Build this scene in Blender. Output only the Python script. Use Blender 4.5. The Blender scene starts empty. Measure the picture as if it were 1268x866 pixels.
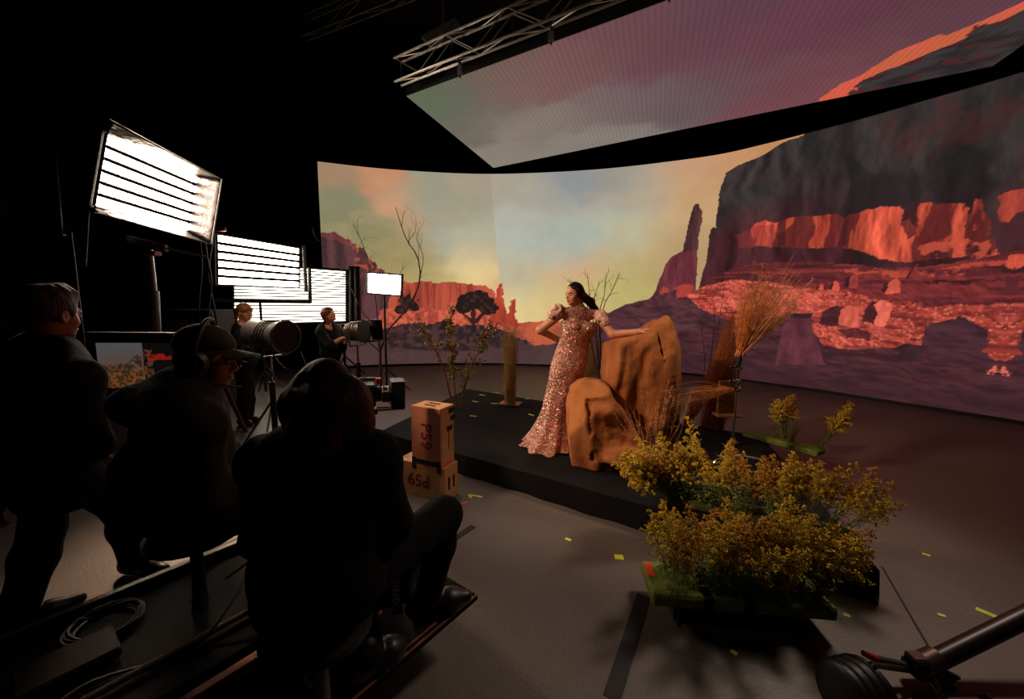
import bpy, bmesh, math, random
import numpy as np
from mathutils import Vector, Matrix

scene = bpy.context.scene
col = scene.collection

# ---------------------------------------------------------------- camera
cd = bpy.data.cameras.new('camera'); cam = bpy.data.objects.new('camera', cd); col.objects.link(cam)
cd.sensor_width = 36.0; cd.lens = 14.0; cd.clip_end = 200; cd.clip_start = .05
cam.matrix_world = Matrix.Translation((0, 0, 1.7)) @ Matrix.Rotation(math.radians(90 - 6.823), 4, 'X') @ Matrix.Rotation(math.radians(.45), 4, 'Z')
scene.camera = cam

# ---------------------------------------------------------------- world, exposure
w = bpy.data.worlds.new('dark_studio'); scene.world = w; w.use_nodes = True
w.node_tree.nodes['Background'].inputs[0].default_value = (.6, .5, .45, 1)
w.node_tree.nodes['Background'].inputs[1].default_value = .003
vs = scene.view_settings
scene.display_settings.display_device = 'sRGB'
vs.view_transform = 'Standard'; vs.look = 'None'; vs.exposure = 0.0; vs.gamma = 1.0; vs.use_curve_mapping = False
scene.cycles.use_denoising = True
scene.cycles.max_bounces = 6; scene.cycles.diffuse_bounces = 3; scene.cycles.sample_clamp_indirect = 4.0

# ---------------------------------------------------------------- lamps
def lamp(name, kind, loc, target, power, color, **kw):
    L = bpy.data.lights.new(name, kind); o = bpy.data.objects.new(name, L); col.objects.link(o)
    o.location = loc; o.rotation_euler = (Vector(target) - Vector(loc)).to_track_quat('-Z', 'Y').to_euler()
    L.energy = power; L.color = color
    for k, v in kw.items(): setattr(L, k, v)
    return o
LAMP_LIST = [
    # unseen spots around the set; those marked are added to brighten one place
    ('unseen_spot', 'SPOT', (-3.4, 1.6, 4.3), (1.0, 3.7, .7), 900, (1, .68, .45), dict(spot_size=.62, spot_blend=.7, shadow_soft_size=.25)),
    ('unseen_spot', 'SPOT', (-3.7, 4.6, 2.5), (-2.0, 2.7, 0), 420, (1, .64, .40), dict(spot_size=.72, spot_blend=.8, shadow_soft_size=.2)),  # added to warm and brighten the floor at left
    ('unseen_spot', 'SPOT', (.4, 3.0, 4.9), (-3.2, 5.6, 1.3), 260, (1, .66, .46), dict(spot_size=.4, spot_blend=.8, shadow_soft_size=.2)),  # added to light the faces of the two standing women
    ('unseen_spot', 'SPOT', (1.6, 3.6, 4.4), (-1.2, 1.75, 1.35), 130, (1, .58, .36), dict(spot_size=.3, spot_blend=.7, shadow_soft_size=.15)),  # added to bring up the capped man's face
    ('unseen_spot', 'SPOT', (-3.2, 5.4, 4.4), (-.4, 6.6, 6.0), 45, (1, .80, .66), dict(spot_size=1.0, spot_blend=.8, shadow_soft_size=.15)),  # added to lift the truss and the grey panel behind it
    ('unseen_spot', 'SPOT', (3.3, 3.5, 4.75), (1.45, 2.2, .2), 430, (1, .80, .64), dict(spot_size=1.0, spot_blend=.9, shadow_soft_size=.35)),
]
for a in LAMP_LIST: lamp(*a[:6], **a[6])

# ---------------------------------------------------------------- helpers
rng = np.random.default_rng(7)
random.seed(5)
V = lambda *a: np.array(a, dtype=float)
def lin(c):
    c = np.asarray(c, dtype=float) / 255.0
    return np.where(c <= .04045, c / 12.92, ((c + .055) / 1.055) ** 2.4)
def unit(v):
    v = np.asarray(v, dtype=float); return v / (np.linalg.norm(v) + 1e-12)

def tag(o, label=None, cat=None, group=None, kind=None):
    if label: o['label'] = label
    if cat: o['category'] = cat
    if group: o['group'] = group
    if kind: o['kind'] = kind
    return o
def empty(name, loc, label, cat, group=None):
    o = bpy.data.objects.new(name, None); col.objects.link(o); o.location = Vector(loc); o.empty_display_size = .1
    return tag(o, label, cat, group)
def link(name, me, m=None, parent=None, smooth=False):
    if m is not None:
        for q in (m if isinstance(m, (list, tuple)) else [m]): me.materials.append(q)
    if smooth:
        me.polygons.foreach_set('use_smooth', np.ones(len(me.polygons), dtype=bool))
    o = bpy.data.objects.new(name, me); col.objects.link(o)
    if parent is not None:
        o.parent = parent
        # geometry is authored in world space: cancel the parent's (translation-only) chain
        p = parent; off = Vector((0, 0, 0))
        while p is not None:
            off += p.location; p = p.parent
        o.location = -off
    return o
def copy_tree(o, parent=None):
    c = o.copy(); col.objects.link(c)
    if parent is not None: c.parent = parent
    for ch in list(o.children): copy_tree(ch, c)
    return c

_mats = {}
def mat(name, color, rough=.6, metal=0., var=.15, scale=6., bump=0., bscale=40., spec=.5, emit=None, sheen=0.):
    """procedural principled material: noise-varied colour, optional noise relief"""
    if name in _mats: return _mats[name]
    m = bpy.data.materials.new(name); m.use_nodes = True; nt = m.node_tree; n = nt.nodes; L = nt.links
    b = n['Principled BSDF']
    c = lin(color) if max(color) > 1.001 else np.asarray(color, float)
    tc = n.new('ShaderNodeTexCoord')
    nz = n.new('ShaderNodeTexNoise'); nz.inputs['Scale'].default_value = scale; nz.inputs['Detail'].default_value = 4
    L.new(tc.outputs['Object'], nz.inputs['Vector'])
    rp = n.new('ShaderNodeValToRGB')
    rp.color_ramp.elements[0].position = .3; rp.color_ramp.elements[1].position = .7
    rp.color_ramp.elements[0].color = (*np.clip(c * (1 - var), 0, 1), 1); rp.color_ramp.elements[1].color = (*np.clip(c * (1 + var), 0, 1), 1)
    L.new(nz.outputs['Fac'], rp.inputs['Fac']); L.new(rp.outputs['Color'], b.inputs['Base Color'])
    b.inputs['Roughness'].default_value = rough; b.inputs['Metallic'].default_value = metal
    b.inputs['Specular IOR Level'].default_value = spec
    if sheen: b.inputs['Sheen Weight'].default_value = sheen
    if bump:
        n2 = n.new('ShaderNodeTexNoise'); n2.inputs['Scale'].default_value = bscale; n2.inputs['Detail'].default_value = 5
        L.new(tc.outputs['Object'], n2.inputs['Vector'])
        bp = n.new('ShaderNodeBump'); bp.inputs['Strength'].default_value = bump; bp.inputs['Distance'].default_value = .02
        L.new(n2.outputs['Fac'], bp.inputs['Height']); L.new(bp.outputs['Normal'], b.inputs['Normal'])
    if emit:
        b.inputs['Emission Color'].default_value = (*lin(emit[0]), 1); b.inputs['Emission Strength'].default_value = emit[1]
    _mats[name] = m
    return m

class MB:
    """collects simple shapes into one mesh"""
    def __init__(s): s.v = []; s.f = []
    def add(s, vs_, fs):
        o = len(s.v); s.v += [tuple(map(float, q)) for q in vs_]; s.f += [tuple(i + o for i in f) for f in fs]; return s
    def box(s, c, h, X=(1, 0, 0), Y=(0, 1, 0), Z=(0, 0, 1), bev=0.):
        c = np.asarray(c, float); X, Y, Z = (np.asarray(a, float) for a in (X, Y, Z))
        if bev <= 0:
            vs_ = [c + X * h[0] * sx + Y * h[1] * sy + Z * h[2] * sz for sz in (-1, 1) for sy in (-1, 1) for sx in (-1, 1)]
            return s.add(vs_, [(0, 2, 3, 1), (4, 5, 7, 6), (0, 1, 5, 4), (2, 6, 7, 3), (0, 4, 6, 2), (1, 3, 7, 5)])
        b = bev; vs_ = []; idx = {}
        for sx in (-1, 1):
            for sy in (-1, 1):
                for sz in (-1, 1):
                    for a in range(3):
                        hh = [h[0] - b, h[1] - b, h[2] - b]; hh[a] += b
                        idx[(sx, sy, sz, a)] = len(vs_); vs_.append(c + X * hh[0] * sx + Y * hh[1] * sy + Z * hh[2] * sz)
        fs = []
        S = (-1, 1)
        def quad(a, q): fs.append(q)
        for sg in S:
            fs.append(tuple(idx[k] for k in ((sg, -1, -1, 0), (sg, 1, -1, 0), (sg, 1, 1, 0), (sg, -1, 1, 0))[::sg]))
            fs.append(tuple(idx[k] for k in ((-1, sg, -1, 1), (-1, sg, 1, 1), (1, sg, 1, 1), (1, sg, -1, 1))[::sg]))
            fs.append(tuple(idx[k] for k in ((-1, -1, sg, 2), (1, -1, sg, 2), (1, 1, sg, 2), (-1, 1, sg, 2))[::sg]))
        for p in S:
            for q in S:
                fs.append((idx[(p, q, -1, 0)], idx[(p, q, 1, 0)], idx[(p, q, 1, 1)], idx[(p, q, -1, 1)]))
                fs.append((idx[(p, -1, q, 0)], idx[(p, 1, q, 0)], idx[(p, 1, q, 2)], idx[(p, -1, q, 2)]))
                fs.append((idx[(-1, p, q, 1)], idx[(1, p, q, 1)], idx[(1, p, q, 2)], idx[(-1, p, q, 2)]))
                for r in S: fs.append((idx[(p, q, r, 0)], idx[(p, q, r, 1)], idx[(p, q, r, 2)]))
        return s.add(vs_, fs)
    def tube(s, pts, r, seg=6, caps=True):
        pts = [np.asarray(p, float) for p in pts]; n = len(pts)
        rs = list(r) if hasattr(r, '__len__') else [r] * n
        o = len(s.v); up = None
        for i in range(n):
            t = unit(pts[min(i + 1, n - 1)] - pts[max(i - 1, 0)])
            if up is None: up = V(0, 0, 1) if abs(t[2]) < .9 else V(1, 0, 0)
            a = unit(np.cross(t, up)); b = np.cross(a, t); up = b
            for k in range(seg):
                th = 2 * math.pi * k / seg
                s.v.append(tuple(pts[i] + (a * math.cos(th) + b * math.sin(th)) * rs[i]))
        for i in range(n - 1):
            for k in range(seg):
                k2 = (k + 1) % seg
                s.f.append((o + i * seg + k, o + i * seg + k2, o + (i + 1) * seg + k2, o + (i + 1) * seg + k))
        if caps:
            s.f.append(tuple(o + k for k in range(seg))[::-1]); s.f.append(tuple(o + (n - 1) * seg + k for k in range(seg)))
        return s
    def cyl(s, a, b, r, seg=16, r2=None): return s.tube([a, b], [r, r if r2 is None else r2], seg)
    def ring(s, c, axis, R, r, seg=28, ts=6):
        c = np.asarray(c, float); ax = unit(axis); a = unit(np.cross(ax, V(0, 0, 1) if abs(ax[2]) < .9 else V(1, 0, 0))); b = np.cross(ax, a)
        o = len(s.v)
        for i in range(seg):
            th = 2 * math.pi * i / seg; d = a * math.cos(th) + b * math.sin(th)
            for k in range(ts):
                p = 2 * math.pi * k / ts
                s.v.append(tuple(c + d * (R + r * math.cos(p)) + ax * r * math.sin(p)))
        for i in range(seg):
            for k in range(ts):
                s.f.append((o + i * ts + k, o + ((i + 1) % seg) * ts + k, o + ((i + 1) % seg) * ts + (k + 1) % ts, o + i * ts + (k + 1) % ts))
        return s
    def quad(s, *p): return s.add(p, [tuple(range(len(p)))])
    def prism(s, pts, vec):
        n = len(pts); p = [np.asarray(q, float) for q in pts]; v = np.asarray(vec, float)
        return s.add(p + [q + v for q in p], [tuple(range(n))[::-1], tuple(range(n, 2 * n))] + [(i, (i + 1) % n, n + (i + 1) % n, n + i) for i in range(n)])
    def loft(s, rings, cap=True, closed=True):
        o = len(s.v); n = len(rings[0])
        for r in rings: s.v += [tuple(map(float, q)) for q in r]
        for i in range(len(rings) - 1):
            for k in range(n if closed else n - 1):
                k2 = (k + 1) % n
                s.f.append((o + i * n + k, o + i * n + k2, o + (i + 1) * n + k2, o + (i + 1) * n + k))
        if cap:
            s.f.append(tuple(o + k for k in range(n))[::-1]); s.f.append(tuple(o + (len(rings) - 1) * n + k for k in range(n)))
        return s
    def mesh(s, name):
        me = bpy.data.meshes.new(name); me.from_pydata(s.v, [], s.f); me.update(); return me
    def build(s, name, m, parent=None, smooth=False):
        me = s.mesh(name)
        bm = bmesh.new(); bm.from_mesh(me); bmesh.ops.recalc_face_normals(bm, faces=bm.faces); bm.to_mesh(me); bm.free()
        if smooth:
            me.polygons.foreach_set('use_smooth', np.ones(len(me.polygons), dtype=bool))
            me.set_sharp_from_angle(angle=math.radians(42))
        return link(name, me, m, parent)

def spline(pts, n):
    P = np.asarray(pts, float)
    if len(P) == 2: return [P[0] + (P[1] - P[0]) * t for t in np.linspace(0, 1, n)]
    Q = np.vstack([2 * P[0] - P[1], P, 2 * P[-1] - P[-2]]); out = []
    for x in np.linspace(0, len(P) - 1 - 1e-9, n):
        i = int(x); t = x - i; p0, p1, p2, p3 = Q[i:i + 4]
        out.append(.5 * ((2 * p1) + (-p0 + p2) * t + (2 * p0 - 5 * p1 + 4 * p2 - p3) * t * t + (-p0 + 3 * p1 - 3 * p2 + p3) * t ** 3))
    return out

# ---- lattice value noise (numpy)
_perm = np.random.default_rng(3).random((32, 32, 32)).astype(np.float32)
def vnoise3(x, y, z):
    xi = np.floor(x).astype(np.int64); yi = np.floor(y).astype(np.int64); zi = np.floor(z).astype(np.int64)
    fx, fy, fz = x - xi, y - yi, z - zi
    fx = fx * fx * (3 - 2 * fx); fy = fy * fy * (3 - 2 * fy); fz = fz * fz * (3 - 2 * fz)
    g = lambda a, b, c: _perm[(xi + a) & 31, (yi + b) & 31, (zi + c) & 31]
    l = lambda a, b, t: a + (b - a) * t
    return l(l(l(g(0, 0, 0), g(1, 0, 0), fx), l(g(0, 1, 0), g(1, 1, 0), fx), fy), l(l(g(0, 0, 1), g(1, 0, 1), fx), l(g(0, 1, 1), g(1, 1, 1), fx), fy), fz)
def vnoise2(x, y, s=0):
    xi = np.floor(x).astype(np.int64); yi = np.floor(y).astype(np.int64)
    fx, fy = x - xi, y - yi
    fx = fx * fx * (3 - 2 * fx); fy = fy * fy * (3 - 2 * fy)
    g = lambda a, b: _perm[(xi + a) & 31, (yi + b + ((xi + a) >> 5) * 7) & 31, (s + ((xi + a) >> 5) + ((yi + b) >> 5) * 3) & 31]
    return (g(0, 0) * (1 - fx) + g(1, 0) * fx) * (1 - fy) + (g(0, 1) * (1 - fx) + g(1, 1) * fx) * fy
def fbm2(x, y, s=0, o=4):
    r = 0; a = .5
    for i in range(o):
        r = r + a * vnoise2(x * 2 ** i + 3.7 * i, y * 2 ** i + 1.3 * i, s + i); a *= .5
    return r / (1 - .5 ** o)

# ---- signed-distance modelling: union blobs on a grid, then extract one continuous surface
class Field:
    def __init__(s, lo, hi, cell):
        s.lo = np.asarray(lo, float); s.c = cell
        s.n = np.ceil((np.asarray(hi, float) - s.lo) / cell).astype(int) + 1
        s.F = np.full(s.n, .5, np.float32)
    def win(s, lo, hi):
        a = np.clip(np.floor((np.asarray(lo) - s.lo) / s.c).astype(int), 0, s.n); b = np.clip(np.ceil((np.asarray(hi) - s.lo) / s.c).astype(int) + 1, 0, s.n)
        sl = tuple(slice(i, j) for i, j in zip(a, b))
        ax = [(s.lo[i] + s.c * np.arange(a[i], b[i])).astype(np.float32) for i in range(3)]
        return sl, ax[0][:, None, None], ax[1][None, :, None], ax[2][None, None, :]
    def put(s, sl, d, k, op):
        A = s.F[sl]
        if A.size == 0: return
        if op == 'u':
            h = np.maximum(k - np.abs(A - d), 0) / k; s.F[sl] = np.minimum(A, d) - h * h * k * .25
        else:
            d = -d; h = np.maximum(k - np.abs(A - d), 0) / k; s.F[sl] = np.maximum(A, d) + h * h * k * .25
    def cap(s, a, b, ra, rb, k=.02, op='u'):
        a = np.asarray(a, float); b = np.asarray(b, float); m = max(ra, rb) + k + 2 * s.c
        sl, x, y, z = s.win(np.minimum(a, b) - m, np.maximum(a, b) + m)
        e = b - a; L2 = e @ e + 1e-9
        t = np.clip(((x - a[0]) * e[0] + (y - a[1]) * e[1] + (z - a[2]) * e[2]) / L2, 0, 1)
        d = np.sqrt((x - a[0] - t * e[0]) ** 2 + (y - a[1] - t * e[1]) ** 2 + (z - a[2] - t * e[2]) ** 2) - (ra + (rb - ra) * t)
        s.put(sl, d.astype(np.float32), k, op)
    def ell(s, c, r, R=None, k=.02, op='u'):
        c = np.asarray(c, float); m = max(r) + k + 2 * s.c
        sl, x, y, z = s.win(c - m, c + m)
        x, y, z = x - c[0], y - c[1], z - c[2]
        if R is None: R = np.eye(3)
        q = [x * R[0, i] + y * R[1, i] + z * R[2, i] for i in range(3)]
        k0 = np.sqrt(sum((q[i] / r[i]) ** 2 for i in range(3))); k1 = np.sqrt(sum((q[i] / r[i] ** 2) ** 2 for i in range(3))) + 1e-6
        s.put(sl, (k0 * (k0 - 1) / k1).astype(np.float32), k, op)
    def box(s, c, h, R=None, rad=.01, k=.02, op='u'):
        c = np.asarray(c, float); m = math.sqrt(sum(q * q for q in h)) + k + 2 * s.c
        sl, x, y, z = s.win(c - m, c + m)
        x, y, z = x - c[0], y - c[1], z - c[2]
        if R is None: R = np.eye(3)
        q = [np.abs(x * R[0, i] + y * R[1, i] + z * R[2, i]) - (h[i] - rad) for i in range(3)]
        d = np.sqrt(sum(np.maximum(a, 0) ** 2 for a in q)) + np.minimum(np.maximum(np.maximum(q[0], q[1]), q[2]), 0) - rad
        s.put(sl, d.astype(np.float32), k, op)
    def plane(s, p, nrm, k=.01):     # cut away everything on the side the normal points to
        p = np.asarray(p, float); nrm = unit(nrm); sl, x, y, z = s.win(s.lo, s.lo + s.n * s.c)
        d = ((x - p[0]) * nrm[0] + (y - p[1]) * nrm[1] + (z - p[2]) * nrm[2]).astype(np.float32)
        s.put(sl, -d, k, 's')
    def wrinkle(s, amp, freq, st=(1, 1, 1)):
        sl, x, y, z = s.win(s.lo, s.lo + s.n * s.c)
        near = np.abs(s.F) < amp * 2.5 + 2 * s.c
        I = np.nonzero(near)
        px = s.lo[0] + s.c * I[0]; py = s.lo[1] + s.c * I[1]; pz = s.lo[2] + s.c * I[2]
        nz = vnoise3(px * freq * st[0] + 5, py * freq * st[1] + 9, pz * freq * st[2] + 2) * .65 + vnoise3(px * freq * 2.1 * st[0], py * freq * 2.1 * st[1], pz * freq * 2.1 * st[2]) * .35 - .5
        s.F[I] += (nz * 2 * amp).astype(np.float32)
    def mesh(s, name):
        F = s.F; n = s.n
        F[0] = F[-1] = .5; F[:, 0] = F[:, -1] = .5; F[:, :, 0] = F[:, :, -1] = .5
        ins = F < 0
        cnt = np.zeros(n - 1, np.int8)
        for dx in (0, 1):
            for dy in (0, 1):
                for dz in (0, 1): cnt += ins[dx:n[0] - 1 + dx, dy:n[1] - 1 + dy, dz:n[2] - 1 + dz]
        act = (cnt > 0) & (cnt < 8); I = np.argwhere(act)
        idx = np.full(n - 1, -1, np.int64); idx[act] = np.arange(len(I))
        acc = np.zeros((len(I), 3)); num = np.zeros(len(I))
        C = [(0, 0, 0), (1, 0, 0), (0, 1, 0), (1, 1, 0), (0, 0, 1), (1, 0, 1), (0, 1, 1), (1, 1, 1)]
        for a in range(8):
            for b in range(a + 1, 8):
                if sum(abs(C[a][i] - C[b][i]) for i in range(3)) != 1: continue
                fa = F[tuple((I + C[a]).T)]; fb = F[tuple((I + C[b]).T)]; cr = (fa < 0) != (fb < 0)
                t = np.where(cr, fa / np.where(cr, fa - fb, 1), 0)
                p = np.array(C[a]) + t[:, None] * (np.array(C[b]) - np.array(C[a]))
                acc[cr] += p[cr]; num[cr] += 1
        v = s.lo + s.c * (I + acc / np.maximum(num, 1)[:, None])
        quads = []
        for ax in range(3):
            u_, w_ = (ax + 1) % 3, (ax + 2) % 3
            A = ins; sl0 = [slice(1, -1)] * 3; sl0[ax] = slice(0, -1); sl1 = [slice(1, -1)] * 3; sl1[ax] = slice(1, None)
            E = np.argwhere(A[tuple(sl0)] != A[tuple(sl1)])
            if len(E) == 0: continue
            off = np.ones(3, int); off[ax] = 0; E = E + off
            flip = A[tuple(E.T)]
            du = np.zeros(3, int); du[u_] = 1; dw = np.zeros(3, int); dw[w_] = 1
            q = np.stack([idx[tuple((E - du - dw).T)], idx[tuple((E - dw).T)], idx[tuple(E.T)], idx[tuple((E - du).T)]], 1)
            q[~flip] = q[~flip][:, ::-1]; quads.append(q)
        q = np.concatenate(quads)
        return npmesh(name, v, q)
    def build(s, name, m, parent=None):
        return link(name, s.mesh(name), m, parent, smooth=True)
def npmesh(name, v, q):
    me = bpy.data.meshes.new(name); k = q.shape[1]
    me.vertices.add(len(v)); me.vertices.foreach_set('co', np.ascontiguousarray(v, np.float32).ravel())
    me.loops.add(q.size); me.loops.foreach_set('vertex_index', np.ascontiguousarray(q, np.int32).ravel())
    me.polygons.add(len(q)); me.polygons.foreach_set('loop_start', np.arange(0, q.size, k, dtype=np.int32))
    me.update(calc_edges=True); me.validate(); return me
def frame(fwd, up=(0, 0, 1)):
    f = unit(fwd); r = unit(np.cross(f, up)); return np.array([r, f, np.cross(r, f)]).T     # columns: right, forward, up
def text_mesh(txt, size, thick=.0008, bold=.006):
    c = bpy.data.curves.new('lettering', 'FONT'); c.body = txt; c.size = size; c.align_x = 'CENTER'; c.align_y = 'CENTER'; c.extrude = thick; c.offset = bold * size
    c.resolution_u = 3
    o = bpy.data.objects.new('lettering', c); me = bpy.data.meshes.new_from_object(o); bpy.data.objects.remove(o); return me
def text_on(txt, size, c, X, N, m, parent, name='lettering', bold=.02):
    me = text_mesh(txt, size, bold=bold); me.name = name
    X = unit(X); N = unit(N); Y = np.cross(N, X)
    M = Matrix(((X[0], Y[0], N[0], c[0]), (X[1], Y[1], N[1], c[1]), (X[2], Y[2], N[2], c[2]), (0, 0, 0, 1)))
    me.transform(M); return link(name, me, m, parent)

# ================================================================= the studio shell
def floor_mat():
    m = bpy.data.materials.new('studio_floor'); m.use_nodes = True; nt = m.node_tree; n = nt.nodes; L = nt.links; b = n['Principled BSDF']
    tc = n.new('ShaderNodeTexCoord')
    a = n.new('ShaderNodeTexNoise'); a.inputs['Scale'].default_value = .9; a.inputs['Detail'].default_value = 6; a.inputs['Roughness'].default_value = .65
    f = n.new('ShaderNodeTexNoise'); f.inputs['Scale'].default_value = 55; f.inputs['Detail'].default_value = 5
    L.new(tc.outputs['Object'], a.inputs['Vector']); L.new(tc.outputs['Object'], f.inputs['Vector'])
    r = n.new('ShaderNodeValToRGB'); r.color_ramp.elements[0].position = .3; r.color_ramp.elements[1].position = .72
    r.color_ramp.elements[0].color = (.102, .080, .071, 1); r.color_ramp.elements[1].color = (.150, .120, .106, 1)
    mx = n.new('ShaderNodeMix'); mx.data_type = 'RGBA'; mx.blend_type = 'MULTIPLY'; mx.inputs['Factor'].default_value = .45
    r2 = n.new('ShaderNodeValToRGB'); r2.color_ramp.elements[0].position = .35; r2.color_ramp.elements[1].position = .6; r2.color_ramp.elements[0].color = (.55, .55, .55, 1)
    L.new(a.outputs['Fac'], r.inputs['Fac']); L.new(f.outputs['Fac'], r2.inputs['Fac'])
    L.new(r.outputs['Color'], mx.inputs['A']); L.new(r2.outputs['Color'], mx.inputs['B']); L.new(mx.outputs['Result'], b.inputs['Base Color'])
    rr = n.new('ShaderNodeMapRange'); rr.inputs['To Min'].default_value = .38; rr.inputs['To Max'].default_value = .6
    L.new(a.outputs['Fac'], rr.inputs['Value']); L.new(rr.outputs['Result'], b.inputs['Roughness'])
    bp = n.new('ShaderNodeBump'); bp.inputs['Strength'].default_value = .12; bp.inputs['Distance'].default_value = .01
    L.new(f.outputs['Fac'], bp.inputs['Height']); L.new(bp.outputs['Normal'], b.inputs['Normal'])
    return m
M_black = mat('black_drape', (38, 35, 34), .95, var=.3, scale=2, bump=.3, bscale=3, spec=.1)
def struct(name, mb, m): return tag(mb.build(name, m), kind='structure')
struct('floor', MB().box((0, 4, -.05), (10, 9, .05)), floor_mat())
struct('ceiling', MB().box((0, 4, 8.05), (10, 9, .05)), M_black)
def drape(name, a, b, h, n, nrm):
    a = V(*a); b = V(*b); nrm = V(*nrm); mb = MB(); lo = []; hi = []
    for i in range(n + 1):
        t = i / n; p = a + (b - a) * t + nrm * (.09 * math.sin(i * 1.57) + .03 * math.sin(i * .31))
        lo.append(p); hi.append(p + V(0, 0, h))
    mb.loft([lo, hi], cap=False, closed=False); o = link(name, mb.mesh(name), M_black, smooth=True); return tag(o, kind='structure')
drape('wall_left', (-9.2, -4.5, 0), (-9.2, 12.6, 0), 8, 220, (1, 0, 0))
drape('wall_back', (-9.3, 12.5, 0), (9.8, 12.5, 0), 8, 260, (0, -1, 0))
drape('wall_right', (9.7, -4.5, 0), (9.7, 12.6, 0), 8, 220, (-1, 0, 0))
drape('wall_front', (-9.3, -4.6, 0), (9.8, -4.6, 0), 8, 200, (0, 1, 0))
M_seam = mat('floor_seam_dark', (34, 27, 25), .8)
def flat_strip(a, b, wd, z0=.0, th=.002):
    a = V(*a); b = V(*b); d = unit(b - a); n = np.cross(d, V(0, 0, 1))
    return MB().box((a + b) / 2 + V(0, 0, th / 2), (np.linalg.norm(b - a) / 2, wd / 2, th / 2), d, n, (0, 0, 1))
for i, (a, b) in enumerate([((2.428,2.418,0), (2.071,1.756,-0)), ((0.042,2.343,-0), (2.392,3.028,0))][:1]):
    struct('trim_%d' % (i + 1), flat_strip(a, b, .012), M_seam)

# ================================================================= curved screen with the desert picture
PLAN = [(-4.618,9.834),(-3.434,10.261),(-1.961,10.564),(-0.532,10.657),(1.1,10.458),(2.435,10.124),(3.621,9.649),(4.531,9.175),(5.123,8.622),(5.622,8.061),(6.088,7.523),(6.517,6.893),(6.845,6.422),(7.126,5.995),(7.79,4.909),(8.305,3.823)]
def wall_curve(n):
    c = np.array(spline(PLAN, 1600)); L = np.concatenate([[0], np.cumsum(np.linalg.norm(np.diff(c, axis=0), axis=1))])
    s = np.linspace(0, L[-1], n); return np.stack([np.interp(s, L, c[:, 0]), np.interp(s, L, c[:, 1])], 1), s
def inpoly(u, v, poly):
    r = np.zeros(u.shape, bool); P = np.asarray(poly); lo = P.min(0); hi = P.max(0)
    w = (u >= lo[0]) & (u <= hi[0]) & (v >= lo[1]) & (v <= hi[1])
    uu, vv = u[w], v[w]; rr = np.zeros(uu.shape, bool); n = len(P)
    for i in range(n):
        x0, y0 = P[i]; x1, y1 = P[(i + 1) % n]
        if y0 == y1: continue
        rr ^= ((vv >= min(y0, y1)) & (vv < max(y0, y1)) & (uu < x0 + (vv - y0) * (x1 - x0) / (y1 - y0)))
    r[w] = rr; return r
def soft(img, u, v, pts):
    """smooth field of colours: gaussian-weighted control points (u, v, radius, rgb)"""
    W = np.zeros(u.shape); A = np.zeros(u.shape + (3,))
    for (pu, pv), rad, c in pts:
        wt = np.exp(-(((u - pu) / rad) ** 2 + ((v - pv) / (rad * .75)) ** 2)) + 1e-9
        W += wt; A += wt[..., None] * lin(c)
    img[:] = A / W[..., None]
def mix(img, mask, c, a=1.):
    m = (mask * a)[..., None]; img[:] = img * (1 - m) + np.asarray(c) * m
def sm(x, a, b):
    t = np.clip((x - a) / (b - a), 0, 1); return t * t * (3 - 2 * t)

NU, NV = 980, 320
pc, ss = wall_curve(NU)
vz = np.linspace(.05, 4.95, NV)
U, Vv = np.meshgrid(ss, vz, indexing='ij')
img = np.zeros(U.shape + (3,))
n1 = fbm2(U * .9, Vv * 1.7, 0); n2 = fbm2(U * 3.5, Vv * 3.5, 4); n3 = fbm2(U * 11, Vv * 11, 9); nv = fbm2(U * 5, Vv * .7, 12); nh = fbm2(U * .9, Vv * 9, 15)
wu = U + (n1 - .5) * .9; wv = Vv + (fbm2(U * 1.1, Vv * 1.5, 21) - .5) * .7
# --- evening sky
SKY = [(p, r, c) for p, (r, c) in zip(
    [(0.2,4.7),(0.61,4),(1.38,4.64),(1.95,3.95),(2.76,4.43),(0.77,3.34),(1.91,2.59),(2.95,3.83),(3.47,3.24),(1.29,1.65),(3.57,2.3),(3.99,4.76),(3.78,2.83),(2.31,2.18),(4.21,1.78)],
    [(.4,(160,130,102)),(.6,(132,130,102)),(.38,(196,136,100)),(.42,(208,146,108)),(.8,(152,150,128)),(.7,(138,134,98)),(.8,(152,138,90)),(.8,(160,160,138)),(.7,(180,176,152)),(.8,(186,150,104)),(.55,(224,202,142)),(.8,(160,152,134)),(.5,(205,182,140)),(.6,(180,162,104)),(.6,(222,176,128))])]
img_l = np.zeros_like(img); soft(img_l, wu, wv, SKY)
SKY = [(p, r, c) for p, (r, c) in zip(
    [(4.82,4.55),(6.05,4.71),(7.23,4.63),(7.99,4.37),(8.85,4.73),(9.66,4.86),(10.27,4.87),(4.84,3.24),(5.88,3.43),(6.89,3.4),(7.84,3.54),(8.9,3.83),(5.06,2.31),(5.9,2.31),(6.91,2.61),(7.88,2.68),(8.6,2.94),(9.14,2.55),(4.85,1.47),(5.71,1.48),(6.95,1.59),(7.92,1.9),(8.64,2.19),(9.39,3.96),(10.4,5.07)],
    [(.8,(166,160,142)),(.7,(140,144,148)),(.7,(152,148,136)),(.6,(176,160,140)),(.6,(192,152,122)),(.6,(196,148,108)),(.6,(186,128,88)),(.8,(180,184,172)),(.8,(166,172,160)),(.8,(172,178,164)),(.7,(186,182,150)),(.7,(196,164,120)),(.7,(186,180,150)),(.6,(206,172,126)),(.5,(208,166,122)),(.7,(190,172,116)),(.7,(186,156,110)),(.7,(176,140,100)),(.6,(224,200,142)),(.55,(214,188,126)),(.7,(198,176,116)),(.7,(182,172,104)),(.7,(180,158,104)),(.6,(196,150,108)),(.7,(200,140,90))])]
img_r = np.zeros_like(img); soft(img_r, wu, wv, SKY)
(su0, sv0), (su1, sv1) = [(4.14,4.96),(4.63,-0.39)]
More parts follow.
